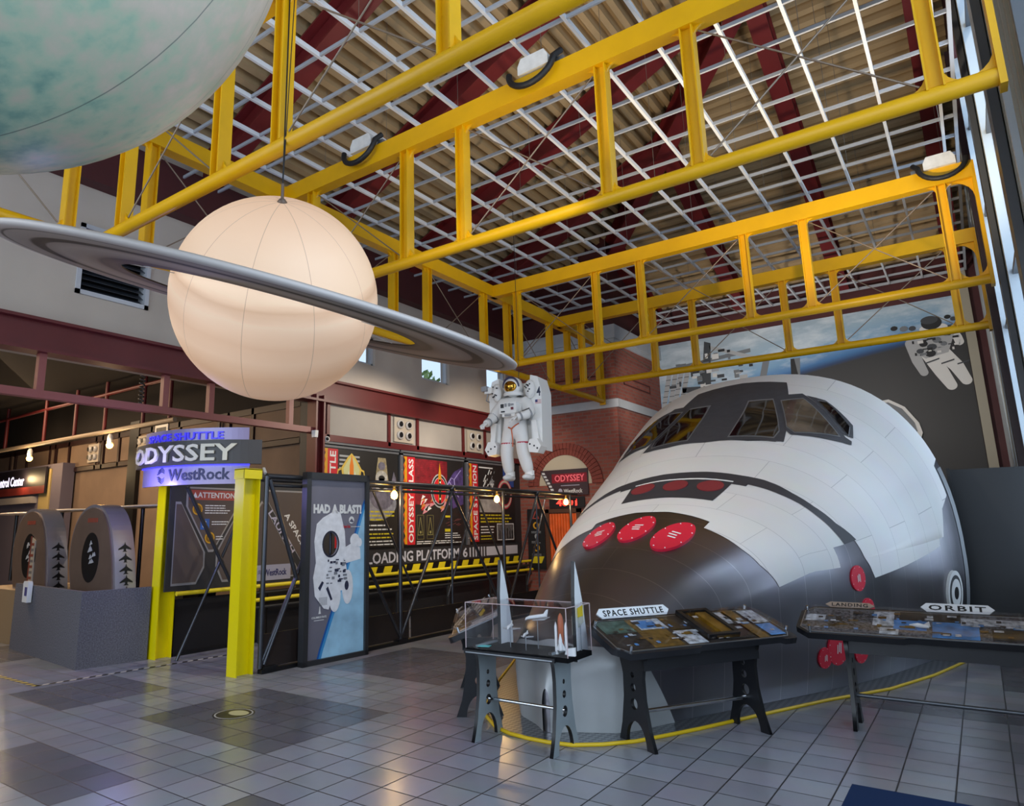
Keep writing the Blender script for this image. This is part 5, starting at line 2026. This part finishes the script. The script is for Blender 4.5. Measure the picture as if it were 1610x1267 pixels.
for x, z, mi in ((.42, 1.96, 0), (.55, 1.75, 1), (.64, 1.56, 0)):
    if mi:
        b.rect(x - .07, z - .075, x + .07, z + .075, -.008, mi)
        b.disc(x, z + .03, .018, .018, -.011, 2, 10)
        b.disc(x - .005, z - .02, .035, .035, -.0105, 2, 14)
    else:
        b.disc(x, z, .08, .08, -.008, 0, 20)
        b.disc(x, z, .06, .06, -.010, 3, 20)
        b.disc(x, z, .03, .03, -.012, 0, 14)
text_lines(b, .54, 1.0, 2.02, 4, .035, .014, -.009, 2, 20)
text_lines(b, .66, .95, 1.79, 2, .035, .014, -.009, 2, 21)
text_lines(b, .74, .90, 1.58, 2, .035, .014, -.009, 2, 22)
b.build('pictograms', [mat('pictogram_amber', 'd8a028', .5), BLUE, WHT, mat('pictogram_brown', '8a6418', .5)], nb)

lb = thing('notice_board', 'dark board with slanting A SPACE lettering beside the framed poster', 'notice board', (-8.86, 6.63, 0), PI / 2)
MB().box((0, 0, .86), (1.75, .03, 2.52)).build('board', [DGR], lb)
b = MB()
outlined(b, [(.06, .93), (.06, 1.9), (.20, 2.1), (.95, 1.05), (.90, .93)], -.002)
outlined(b, [(.30, 2.27), (1.25, 2.27), (1.25, 1.1), (1.05, 1.1), (.30, 2.1)], -.002)
b.build('outlined_panels', [OUTL, GRID_P], lb)
text('A SPACE', .86, 1.66, .62, .10, -.010, WHT, lb, rot=-.92)
text('LAUNCH', .60, 1.62, .80, .10, -.010, mat('lettering_lilac', 'b8b4c8', .5), lb, rot=-.92)
sp_ = MB().rect(.10, .90, .80, 1.13, -.008).build('sponsor_plate', [mat('plate_lilac', '9c9cae', .5)], lb)
text('WestRock', .50, 1.015, .44, .10, -.011, mat('lettering_navy', '2a2c5c', .5), sp_)
b = MB()
for k in range(3):
    b.flat([(.16, .99 + k * .02), (.20, 1.01 + k * .02), (.24, .99 + k * .02), (.20, 1.02 + k * .02)], -.010)
b.build('emblem', [MATS['lettering_navy']], sp_)

# black space frame before the platform
bf = thing('tubular_barrier', 'black tubular space frame fencing the loading platform, posters behind', 'barrier', (-7.0, 5.46, 0), PI / 2)
TUB = mat('frame_tube_dark', '4a4c52', .28, metal=.7)
for nm, y, z, r in (('top_tube', 0, 2.31, .035), ('top_tube', .42, 2.30, .03), ('top_tube', .02, 2.20, .022)):
    MB().tube([(0, y, z), (8.3, y, z)], r, 10).build(nm, [TUB], bf)
MB().box((0, -.04, 0), (8.3, .04, .045)).build('base_rail', [BLKM], bf)
strut = []
for x in (.0, 2.5, 5.35, 8.0):            # bottom nodes; uprights stand on them
    strut.append(((x, 0, .06), (x, 0, 2.31), .030))
for x in (1.1, 3.8, 6.6):                 # top nodes
    strut.append(((x, .02, .12), (x, .02, 2.25), .018))
for xb, xt in ((2.5, 1.1), (2.5, 3.8), (5.35, 3.8), (5.35, 6.6), (8.0, 6.6), (0, 1.1)):
    strut.append(((xb, 0, .08), (xt, 0, 2.24), .025))
for xb, xt in ((1.2, 2.3), (3.4, 2.3), (4.2, 5.1), (6.2, 5.1), (6.8, 7.7)):
    strut.append(((xb, .42, .5), (xt, .42, 2.28), .018))
for p_, q_, r in strut:
    MB().tube([p_, q_], r, 8).build('strut', [TUB], bf)
for x in (1.1, 3.8, 6.6):
    MB().ball((x, 0, 2.29), .055, 12, 8).build('node', [TUB], bf)
for x in (.12, 2.5, 5.35):
    MB().box((x - .10, -.06, .045), (x + .10, .06, .075)).build('foot_plate', [BLKM], bf)
for k in range(6):
    MB().box((.03 + k * 1.36, .0, .06), (1.33 + k * 1.36, .02, .44)).build('kick_panel', [mat('kick_panel_brown', '2c2523', .25)], bf)
# crossed rods in the bay by the gate and beyond it
for (ya, za, yb, zb_, xx, rr) in ((5.49, 2.27, 5.96, 1.05, -6.98, .028), (5.96, 1.08, 5.50, .10, -6.98, .020)):
    MB().tube([(ya - 5.46, xx * -1 - 7.0, za), (yb - 5.46, xx * -1 - 7.0, zb_)], rr, 8).build('strut', [TUB], bf)
cr_ = thing('cross_rods', 'crossed dark rods standing between the two yellow gate posts', 'rods', (-8.62, 5.3, 0), PI / 2)
for p_, q_, r in (((.10, 0, 2.24), (.86, 0, .95), .030), ((1.0, .02, 1.9), (.10, .02, 0), .02)):
    MB().tube([p_, q_], r, 8).build('rod', [TUB], cr_)

# filament bulbs hung under the frame
BULB = mat('lit_bulb', 'ffd070', .3, emit='ffb84a', estr=28)
for k, (y, lab) in enumerate(((7.75, 'glowing amber bulb on the space frame just past the framed poster'), (10.52, 'glowing amber bulb on the space frame below the floating astronaut'),
                              (13.16, 'glowing amber bulb on the space frame before the orange doorway'))):
    o = thing('amber_bulb', lab, 'lamp', (-6.938, y, 2.27), 0, 'bulbs under the space frame')
    MB().lathe([(.0, .0), (.022, .0), (.022, -.07), (.0, -.07)], n=12).build('socket', [mat('socket_brass', 'b08a3c', .35, metal=.6)], o)
    MB().lathe([(.015, -.07), (.04, -.10), (.052, -.14), (.042, -.18), (.0, -.20)], n=16).build('bulb', [BULB], o)
    lamp('POINT', 'bulb_light', (-6.93, y, 2.05), 9, (1.0, .68, .30), .05)

# framed photo board with a face hole
fbd = thing('photo_board', 'framed HAD A BLAST! photo board with an oval face hole by the gate', 'photo board', (-6.89, 5.975, 0), math.radians(87.5))
BW_, BH = 1.10, 2.38
fr = MB()
for a, c_ in (((0, 0), (.075, BH)), ((BW_ - .06, 0), (BW_, BH)), ((0, 0), (BW_, .06)), ((0, BH - .09), (BW_, BH))):
    fr.box((a[0], -.05, a[1]), (c_[0], .05, c_[1]))
fr.build('frame', [mat('board_frame_dark', '2e2f31', .4)], fbd)
HX, HZ = .44, 1.46
hole = circ(HX, HZ, .125, .15, 28)
sheet = mesh_obj('print', plate([[(.07, .055), (BW_ - .055, .055), (BW_ - .055, BH - .085), (.07, BH - .085)], hole], .02, 'print'), mat('print_slate', '74727e', .4, var=.1, scale=1.5), fbd)
earth = [(1.045, 2.06), (1.0, 1.98), (.90, 1.72), (.76, 1.32), (.60, .92), (.42, .50), (.28, .16), (.245, .055), (1.045, .055)]
b = MB()
b.flat(earth, -.011, 0, .001)
b.flat([(x + .03, z) if k < 8 else (x, z) for k, (x, z) in enumerate(earth) if k != 0] + [(1.045, 2.0)], -.012, 1, .001)
b.flat([(x + .07, z) if k < 8 else (x, z) for k, (x, z) in enumerate(earth) if k not in (0, 1)] + [(1.045, 1.93)], -.013, 2, .001)
b.build('printed_earth', [mat('print_deep_blue', '1c5ca8', .4), mat('print_mid_blue', '3f94d0', .4), mat('print_sky_blue', 'a4d2f0', .4, var=.2, scale=3)], fbd)
am = MB()


def ring2(b, cx_, cz_, rx, rz, kx, y, mi, n=28):
    vs = []
    for k in range(n):
        a = 2 * PI * k / n
        vs.append((cx_ + rx * math.cos(a), y, cz_ + rz * math.sin(a)))
    for k in range(n):
        a = 2 * PI * k / n
        vs.append((cx_ + rx * kx * math.cos(a), y, cz_ + rz * kx * math.sin(a)))
    b.add(vs, [(k, n + k, n + (k + 1) % n, (k + 1) % n)[::-1] for k in range(n)], mi)


# helmet block pieces around the opening
hb_pts = [(.20, 1.22), (.165, 1.50), (.20, 1.72), (.30, 1.80), (.52, 1.90), (.60, 1.86), (.68, 1.62), (.70, 1.40), (.66, 1.22)]
n = len(hb_pts)
tb_ = mesh_obj('printed_helmet', plate([hb_pts, hole], .002, 'printed_helmet'), mat('print_suit_white', 'ececf0', .5, var=.10, scale=12), fbd)
tb_.location = (0, -.015, 0)
am.flat([(.66, 1.40), (.80, 1.46), (.96, 1.40), (.97, 1.25), (.68, 1.20)], -.016, 0, .001)
am.disc(.86, 1.50, .085, .09, -.018, 0)
am.disc(.94, 1.47, .05, .06, -.019, 0)
am.flat([(.20, 1.25), (.70, 1.25), (.74, 1.0), (.66, .86), (.34, .86), (.22, 1.0)], -.017, 0, .001)
am.flat([(.20, 1.26), (.27, 1.1), (.46, .74), (.42, .64), (.34, .66), (.19, .82), (.155, 1.05)], -.019, 0, .001)
am.disc(.52, .82, .10, .22, -.019, 0)
am.disc(.74, .90, .095, .22, -.018, 0)
rgz = random.Random(2)
for k in range(30):
    x, z = .36 + rgz.random() * .32, .95 + rgz.random() * .3
    am.rect(x, z, x + .02 + .05 * rgz.random(), z + .01 + .025 * rgz.random(), -.021 - .0002 * k, 1 + k % 2, .001)
am.flat([(.24, .92), (.30, 1.0), (.33, .98), (.27, .88)], -.022, 1, .001)
am.flat([(.40, .93), (.48, .76), (.45, .75), (.37, .90)], -.022, 1, .001)
am.disc(.72, .92, .035, .06, -.022, 1)
for k in range(7):
    am.rect(.26 + k * .02, .70, .267 + k * .02, .80, -.021, 2, .001)
am.build('printed_astronaut', [MATS['print_suit_white'], mat('print_navy', '2c3048', .5), mat('print_grey', '83858c', .5)], fbd)
rm = MB()
ring2(rm, HX, HZ, .145, .172, .86, -.018, 0)
rm.build('hole_rim', [mat('print_rim_dark', '23283a', .4)], fbd)
text('HAD A BLAST!', .56, 1.915, .84, .125, -.014, WHT, fbd, bold=.055)
b = MB()
b.disc(.80, 1.77, .048, .048, -.013, 0, 20, .001)
b.flat([(.76, 1.75), (.80, 1.79), (.84, 1.75), (.82, 1.735)], -.015, 1, .001)
b.build('round_logo', [WHT, mat('print_slate_dark', '5a586a', .4)], fbd)
text('Coca-Cola', .71, 1.685, .13, .04, -.014, RED, fbd)
text('SPACE SCIENCE CENTER', .88, 1.68, .18, .012, -.016, WHT, fbd)
text('COLUMBUS STATE', .27, .56, .24, .025, -.014, WHT, fbd)
b = MB()
b.flat([(.26, .60), (.30, .60), (.29, .64), (.285, .69), (.275, .69), (.27, .64)], -.013, 0, .001)
b.rect(.19, .52, .35, .528, -.013, 0, .001)
b.build('tower_logo', [WHT], fbd)

# ================================================================== yellow gate with the curved ride sign
for loc, lab in (((-9.02, 5.38, 0), 'yellow steel gate post beside the carpeted wall'), ((-7.14, 5.285, 0), 'yellow steel gate post beside the framed photo board')):
    o = thing('gate_post', lab, 'post', loc, 0, 'yellow gate posts')
    hgt = 2.36
    b = MB()
    b.box((-.09, -.12, 0), (.09, -.105, hgt))
    b.box((-.09, .105, 0), (.09, .12, hgt))
    b.box((-.008, -.105, 0), (.008, .105, hgt))
    b.build('i_beam', [GYEL], o)
    b = MB()
    b.box((-.10, -.13, hgt - .09), (.10, -.12, hgt + .03))
    b.box((.09, -.13, hgt - .09), (.105, .13, hgt + .03))
    b.box((-.10, -.13, hgt + .02), (.105, .13, hgt + .035))
    b.build('cap', [GYEL], o)
gs = thing('gate_sign', 'curved three-tier sign reading SPACE SHUTTLE ODYSSEY over the yellow gate', 'sign', (-8.20, 5.02, 0), .30)
LAV = mat('sign_lavender_metal', '8d84a8', .35, metal=.3)


def arc_band(b, R, x0, x1, z0, z1, th, mi=0, n=24):
    vs = []
    for k in range(n + 1):
        x = x0 + (x1 - x0) * k / n
        t = x / R
        for r in (R + th, R):
            for z in (z0, z1):
                vs.append((r * math.sin(t), R - r * math.cos(t), z))
    fs = []
    for k in range(n):
        a = 4 * k
        fs += [(a, a + 4, a + 5, a + 1), (a + 3, a + 7, a + 6, a + 2), (a + 1, a + 5, a + 7, a + 3), (a + 2, a + 6, a + 4, a)]
    fs += [(0, 1, 3, 2), (4 * n, 4 * n + 2, 4 * n + 3, 4 * n + 1)]
    return b.add(vs, fs, mi)


R_ = 1.55
up_ = arc_band(MB(), R_, -.78, .90, 2.76, 2.965, .03).build('upper_band', [LAV], gs)
md_ = arc_band(MB(), R_, -.98, 1.06, 2.49, 2.80, .09).build('name_band', [mat('sign_charcoal', '3a383a', .45)], gs)
lw_ = arc_band(MB(), R_, -.80, .92, 2.24, 2.50, .03).build('lower_band', [LAV], gs)
LEDB = mat('blue_neon', '2020c0', .3, emit='2a28ff', estr=3)
arc_band(MB(), R_, -.80, .92, 2.475, 2.495, .05).build('blue_light_line', [LEDB], gs)
cyl = (0, R_, R_)
text('SPACE SHUTTLE', -.02, 2.865, 1.22, .10, -.032, mat('lettering_glow_blue', '3a34c0', .4, emit='3a34e0', estr=.5), up_, cyl=cyl, depth=.02)
text('ODYSSEY', -.06, 2.64, 1.66, .22, -.092, mat('lettering_cream', 'd2ccbc', .4), md_, cyl=cyl, depth=.03)
text('WestRock', .26, 2.37, .86, .15, -.032, mat('lettering_navy', '2a2c5c', .5), lw_, cyl=cyl, depth=.006)
b = MB()
for k in range(3):
    for sg in (-1, 1):
        z = 2.37 + sg * (.012 + .024 * k)
        x = -.30
        w = .07
        y = R_ - (R_ + .036) * math.cos(x / R_)
        b.prism([(x - w + .01 * k, z), (x, z + sg * .035), (x + w - .01 * k, z), (x + w - .01 * k, z + sg * .012), (x, z + sg * .047), (x - w + .01 * k, z + sg * .012)], y - .004, y + .01)
b.build('diamond_emblem', [MATS['lettering_navy']], lw_)
lamp('POINT', 'sign_blue_light', (-8.5, 4.6, 2.2), 26, (.35, .32, 1.0), .1)
MB().bar((.99, .40, 2.44), (1.12, .26, 2.36), .03, .03).build('bracket', [LGR], gs)

# ================================================================== wall fittings
def lamp_panel(label, loc, rz, s=1.0):
    o = thing('lamp_panel', label, 'lamp panel', loc, rz, 'square panels of four round lamps')
    MB().box((-.30 * s, -.03, -.25 * s), (.30 * s, .02, .25 * s)).build('plate', [mat('lamp_plate', 'b8ac9c', .5)], o)
    for x in (-.13, .13):
        for z in (-.11, .11):
            b = MB()
            b.ball((x * s, -.05, z * s), (.10 * s, .05, .09 * s), 16, 10)
            b.disc(x * s - .03 * s, z * s, .05 * s, .055 * s, -.092, 1, 16, .012)
            b.build('round_lamp', [mat('lamp_pearl', 'c8c4c0', .2), BLK], o)
    return o


lamp_panel('four-lamp panel over the first wall poster joint', (XW + .07, 10.52, 3.60), PI / 2)
lamp_panel('four-lamp panel beside the floating astronaut', (XW + .07, 13.02, 3.59), PI / 2)
lamp_panel('four-lamp panel high on the taupe hall wall near the gate sign', (-15.1, 8.28, 3.60), 0, .9)
lamp_panel('four-lamp panel high on the hall wall over the control sign', (-17.4, 8.28, 3.60), 0, .9)
sc = thing('security_camera', 'white dome camera on the corner of the poster frame', 'camera', (XW + .16, 8.36, 3.22))
b = MB()
b.ball((0, 0, 0), .055, 14, 10)
b.build('dome', [HARD], sc)
MB().ball((.04, -.02, 0), .03, 12, 8).build('lens', [BLK], sc)
MB().box((-.1, -.03, .02), (0, .03, .05)).build('arm', [HARD], sc)
sn = thing('motion_sensor', 'small white sensor on the maroon column', 'sensor', (XW + .2, 8.06, 3.28))
MB().prism([(-.04, -.06), (.04, -.06), (.05, .06), (-.05, .06)], -.05, .02).build('body', [HARD], sn)

# sign over the orange doorway, its clock and the rider rules
ds = thing('doorway_sign', 'maroon ODYSSEY sign board over the orange doorway', 'sign', (-7.93, YT - .06, 0), 0)
b = MB()
b.flat([(-.66, 2.98), (.62, 2.98), (.62, 2.36), (-.32, 2.36)], 0, 0, .03)
b.build('board', [mat('doorway_board', '423034', .5)], ds)
text('ODYSSEY', .14, 2.77, .80, .16, -.034, mat('lettering_pink', 'd86a72', .4, emit='c84a54', estr=.4), ds)
b = MB()
b.rect(-.34, 2.66, .60, 2.88, -.031)
b.build('red_glow_panel', [mat('panel_crimson', '8c1c2a', .5)], ds)
text('WestRock', .22, 2.46, .5, .10, -.034, WHT, ds)
b = MB()
b.disc(-.12, 2.46, .055, .065, -.033, 0, 16)
for k in range(7):
    b.flat([(-.62 + k * .045, 2.93 - k * .08), (-.54 + k * .045, 2.93 - k * .08), (-.52 + k * .045, 2.88 - k * .08), (-.60 + k * .045, 2.88 - k * .08)], -.031, 1)
b.rect(-.1, 2.585, .4, 2.6, -.033, 0)
b.build('emblem_and_ticks', [MATS['lettering_lilac'], WHT], ds)
ck = thing('led_clock', 'black panel with glowing red digits under the ODYSSEY sign board', 'clock', (-7.93, YT - .05, 0))
MB().box((-.45, -.02, 2.06), (.5, 0, 2.32)).build('panel', [PBLK], ck)
text('4801', .02, 2.19, .55, .16, -.022, mat('led_red', 'ff3028', .4, emit='ff2a20', estr=4), ck)
rr_ = thing('rules_board', 'narrow dark board of round yellow rule symbols beside the orange doorway', 'sign', (-8.78, YT - .05, 0))
MB().box((-.24, -.02, .62), (.24, 0, 2.06)).build('board', [PBLK], rr_)
b = MB()
b.prism([(-.10, 1.82), (.10, 1.82), (0, 2.02)], -.026, -.021, 1)
b.prism([(-.06, 1.84), (.06, 1.84), (0, 1.96)], -.028, -.024, 2)
for z in (1.66, 1.12):
    b.disc(0, z, .085, .085, -.022, 0, 18)
    b.disc(0, z, .04, .05, -.024, 2, 14)
b.disc(0, 1.40, .05, .06, -.022, 3, 14)
for z, sd in ((1.52, 1), (1.28, 2), (.98, 3)):
    text_lines(b, -.14, .14, z, 2, .03, .012, -.022, 3, sd)
b.flat([(-.16, .76), (.12, .76), (.2, .92), (-.08, .92)], -.022, 4)
b.build('symbols', [MATS['pictogram_amber'], mat('triangle_red', 'b85048', .5), PBLK, LGR, SYEL], rr_)

# ================================================================== ride hall: carpeted wall, pods, signs
CARP = mat('carpet_grey', '5e5d64', .95, var=.35, scale=60, bump=.6, bscale=140)
cw = thing('carpeted_wall', 'low corner wall covered in grey carpet in front of the ride pods', 'wall', (-9.14, 4.35, 0), math.radians(-5.5))
cw['category'] = 'low wall'
MB().box((-2.62, 0, 0), (0, .06, .93)).build('front_panel', [CARP], cw)
MB().box((-.06, .06, 0), (0, .88, .93)).build('side_panel', [CARP], cw)
bxw = thing('switch_box', 'small white box with blue label hooked on the carpeted wall', 'switch box', (-11.05, 4.52, .84), math.radians(-5.5))
MB().prism([(-.10, -.14), (.10, -.14), (.11, .12), (.08, .15), (-.08, .15), (-.11, .12)], -.06, 0).build('housing', [HARD], bxw)
MB().rect(-.02, -.05, .08, .07, -.061).build('blue_label', [mat('label_indigo', '4a4a80', .5)], bxw)
dk_ = thing('ride_deck', 'low tan deck that the ride pods stand on', 'deck', (0, 0, 0))
MB().box((-13.6, 4.75, 0), (-9.45, 5.95, .80)).build('deck', [mat('deck_tan', '8c7658', .6)], dk_)
PODF = mat('pod_face_bronze', '6c5a4e', .45, metal=.3, var=.1, scale=3)
PODR = mat('pod_rim_silver', 'aaa4a8', .25, metal=.6)


def jet_mark(b, x, y, z, s):
    """a small fighter seen from above, on a rim facing +x"""
    pts = [(0, 1), (.12, .4), (.9, -.35), (.9, -.55), (.18, -.3), (.15, -.7), (.4, -.95), (-.4, -.95), (-.15, -.7), (-.18, -.3), (-.9, -.55), (-.9, -.35), (-.12, .4)]
    vs = [(x + .012 - .10 * p[1] * s * .6, y + p[0] * s * 1.0, z + p[1] * s * .72) for p in pts]
    b.add(vs, [tuple(range(len(vs)))], 0)


def pod(label, loc, rz, sticker):
    o = thing('ride_pod', label, 'ride pod', loc, rz, 'arched ride pods in the hall')
    ctl = [(-.62, 0), (-.74, .35), (-.76, .68), (-.66, .98), (-.44, 1.18), (-.15, 1.25), (.14, 1.18), (.36, .95), (.50, .60), (.58, .25), (.62, 0)]
    arch = []
    for i in range(len(ctl) - 1):
        p0, p1_, p2_, p3_ = ctl[max(i - 1, 0)], ctl[i], ctl[i + 1], ctl[min(i + 2, len(ctl) - 1)]
        for s_ in range(5):
            t_ = s_ / 5
            arch.append(tuple(.5 * (2 * p1_[c] + (p2_[c] - p0[c]) * t_ + (2 * p0[c] - 5 * p1_[c] + 4 * p2_[c] - p3_[c]) * t_ ** 2 + (3 * p1_[c] - p0[c] - 3 * p2_[c] + p3_[c]) * t_ ** 3) for c in (0, 1)))
    arch.append(ctl[-1])
    b = MB()
    b.prism(arch, 0.0, .29)
    b.build('rim_body', [PODR], o)
    cx_, cz_ = -.08, .5
    face = [(cx_ + (x - cx_) * .92, max(0, cz_ + (z - cz_) * .94)) for x, z in arch]
    MB().prism(face, -.02, .0).build('face_panel', [PODF], o)
    f = MB()
    f.disc(-.10, .52, .24, .34, -.021, 0, 28, .006)
    oo = f.build('oval_inset', [BLK], o)
    f = MB()
    rgz = random.Random(int(abs(loc[0]) * 10))
    for k in range(9):
        x, z = -.2 + rgz.random() * .2, .36 + rgz.random() * .34
        f.prism([(x, z), (x + .05 + .06 * rgz.random(), z + .02), (x + .04, z + .07)], -.031 - .0005 * k, -.028 - .0005 * k)
    f.build('pale_picture', [LGR], oo)
    f = MB()
    for k in range(6):
        f.rect(-.26 + k * .05, 1.0, -.22 + k * .05, 1.06, -.021)
    f.build('rust_lettering', [mat('pod_rust', '8a4030', .5)], o)
    f = MB()
    for k in range(5):
        z = .08 + k * .145
        xx = .62 - .12 * (z / .6) ** 1.3
        jet_mark(f, xx, .15, z, .1)
    f.build('jet_marks', [BLK], o)
    if sticker:
        f = MB()
        f.prism([(.0, 0), (.14, 0), (.12, .75), (.02, .80)], -.04, -.021, 0)
        for k in range(8):
            f.rect(.01, .08 + k * .085, .11, .12 + k * .085, -.042, 1 + k % 2)
        f.prism([(-.03, 0), (.01, 0), (.0, .82), (-.02, .82)], -.045, -.03, 2)
        f.build('notice_stand', [mat('notice_cream', 'a89a86', .5), mat('notice_grey', '6a6460', .5), mat('notice_rust', '7c3c2c', .5)], o)
    return o


pod('arched silver-rimmed ride pod with an oval black inset nearest the gate', (-9.92, 4.86, .80), .0, False)
pod('arched silver-rimmed ride pod with a notice strip leaning on its face', (-12.0, 4.9, .80), .0, True)
for (x, y, lab, g_) in ((-12.6, 5.6, 'pale pod wing spreading over the gap of two ride pods', 1), (-10.15, 5.7, 'pale pod wing reaching toward the yellow gate post', 1), (-14.7, 5.7, 'pale pod wing over the farther ride pod', 1)):
    o = thing('pod_wing', lab, 'ride pod wing', (x, y, 2.04), .15, 'pale wings over the ride pods')
    b = MB()
    b.ball((0, 0, 0), (.74, .22, .03), 24, 10)
    b.build('wing', [mat('wing_cream', 'b8aca0', .4)], o)
    MB().tube([(-.1, 0, -.03), (-.1, 0, -1.24)], .03, 8).build('strut', [BLKM], o)
tp_ = thing('pod_tail', 'pale grey pod tail board with a purple disc behind the carpeted wall', 'ride pod tail', (-10.98, 5.35, .80), .25)
MB().prism([(-.36, .55), (-.36, 1.1), (.10, 1.1), (.34, .72), (.18, .40)], 0, .05).build('board', [mat('tail_pale_grey', '8a8688', .5)], tp_)
MB().disc(.02, .72, .15, .17, -.001, 0, 24).build('purple_disc', [mat('disc_purple', '3c2a60', .5)], tp_)
MB().tube([(-.1, .03, 0), (-.1, .03, .6)], .03, 8).build('stem', [BLKM], tp_)
scn = thing('dark_backdrop', 'black box added as the dark gap between the pods and the gate post', 'backdrop', (-9.95, 6.05, 0))
MB().box((-.15, 0, 0), (.72, .3, 1.95)).build('housing', [BLK], scn)  # black box added to stand for the dark gap here
b = MB()
b.prism([(-.1, 1.4), (.35, 1.45), (.5, 1.62), (-.1, 1.75)], -.02, 0)
b.build('pale_panel', [mat('backdrop_pale', '8c8a94', .4)], scn)
ms = thing('control_sign', 'dark lit sign reading Mission Control Center on the far hall wall', 'sign', (-21.0, 7.93, 0))
MB().box((-2.4, -.05, 2.68), (1.95, .0, 3.36)).build('board', [mat('control_board', '1c1824', .5)], ms)
b = MB()
b.rect(-2.4, 2.68, 1.95, 2.88, -.051)
b.build('red_strip', [mat('control_red', '7c2c28', .5, var=.4, scale=2)], ms)
text('Mission Control Center', -.75, 3.06, 2.9, .26, -.054, mat('control_lettering', 'e8e0f4', .4, emit='d8d0f0', estr=1.6), ms)
lamp('POINT', 'control_sign_lamp', (-20.2, 7.7, 3.1), 14, (1.0, .7, .35), .08)
bo_ = thing('control_booth', 'grey booth front below the lit control sign in the hall', 'booth', (-23, 8.0, 0))
MB().box((-4, 0, 0), (4.6, .3, 3.42)).build('front', [mat('booth_grey', '6c6470', .7)], bo_)
MB().box((3.45, -.03, 1.4), (4.05, 0, 3.30)).build('pale_door', [mat('booth_door_cream', 'b09a64', .6)], bo_)
MB().box((-4, -.15, 2.45), (3.3, 0, 2.62)).build('counter_ledge', [mat('ledge_pale', '9c9490', .6)], bo_)
lbar = thing('lighting_bar', 'long lighting bar, coloured pale as if lit, slung across the ride hall', 'lighting bar', (0, 7.4, 3.86))
MB().tube([(-22, 0, 0), (-12.4, 0, -.04)], .05, 8).build('bar', [mat('bar_lit_cream', 'a08c74', .5)], lbar)  # lit look of the truss chord put into its cream colour
MB().tube([(-22, 0, .82), (-12.4, 0, .82)], .04, 8).build('upper_bar', [MAR], lbar)
for x in (-20.5, -18.2, -16.6, -15.2, -13.6, -12.6):
    MB().tube([(x, 0, 0), (x, 0, 1.10)], .045, 6).build('hanger', [MAR], lbar)
for x, lab in ((-14.9, 'lit spot lamp under the lighting bar near the framed picture'), (-18.9, 'lit spot lamp under the lighting bar over the control sign')):
    o = thing('spot_lamp', lab, 'lamp', (x, 7.4, 3.765), 0, 'lit spots under the bar')
    MB().lathe([(.03, 0), (.06, -.06), (.06, -.22), (.0, -.22)], n=14).build('can', [HARD], o)
    MB().ball((0, 0, -.25), .07, 12, 8).build('bulb', [BULB], o)
    lamp('POINT', 'spot_light', (x, 7.2, 3.4), 22, (1.0, .74, .42), .06)
pc = thing('framed_picture', 'small dark picture in a white frame high on the hall wall', 'picture', (-14.35, 8.28, 3.72))
MB().box((-.26, -.03, -.24), (.26, 0, .28)).build('frame', [WHT], pc)
MB().rect(-.20, -.18, .20, .22, -.031).build('image', [mat('picture_slate', '3c4048', .5, var=.4, scale=8)], pc)
for x, lab in ((-12.2, 'coiled hose hanging at the open end of the hall truss, far from the gate'), (-9.9, 'coiled hose hanging in the hall below the ringed globe, over the gate')):
    o = thing('coiled_hose', lab, 'hose', (-10.3, 5.55 if x > -11 else 3.42, 3.42), 0, 'coiled hoses in the hall')
    pts = [(.035 * math.cos(k * 1.1), .035 * math.sin(k * 1.1), 1.4 - k * .011) for k in range(118)]
    MB().tube(pts, .014, 5).build('coil', [mat('hose_grey', '4c4844', .5)], o)
bpy.context.view_layer.update()
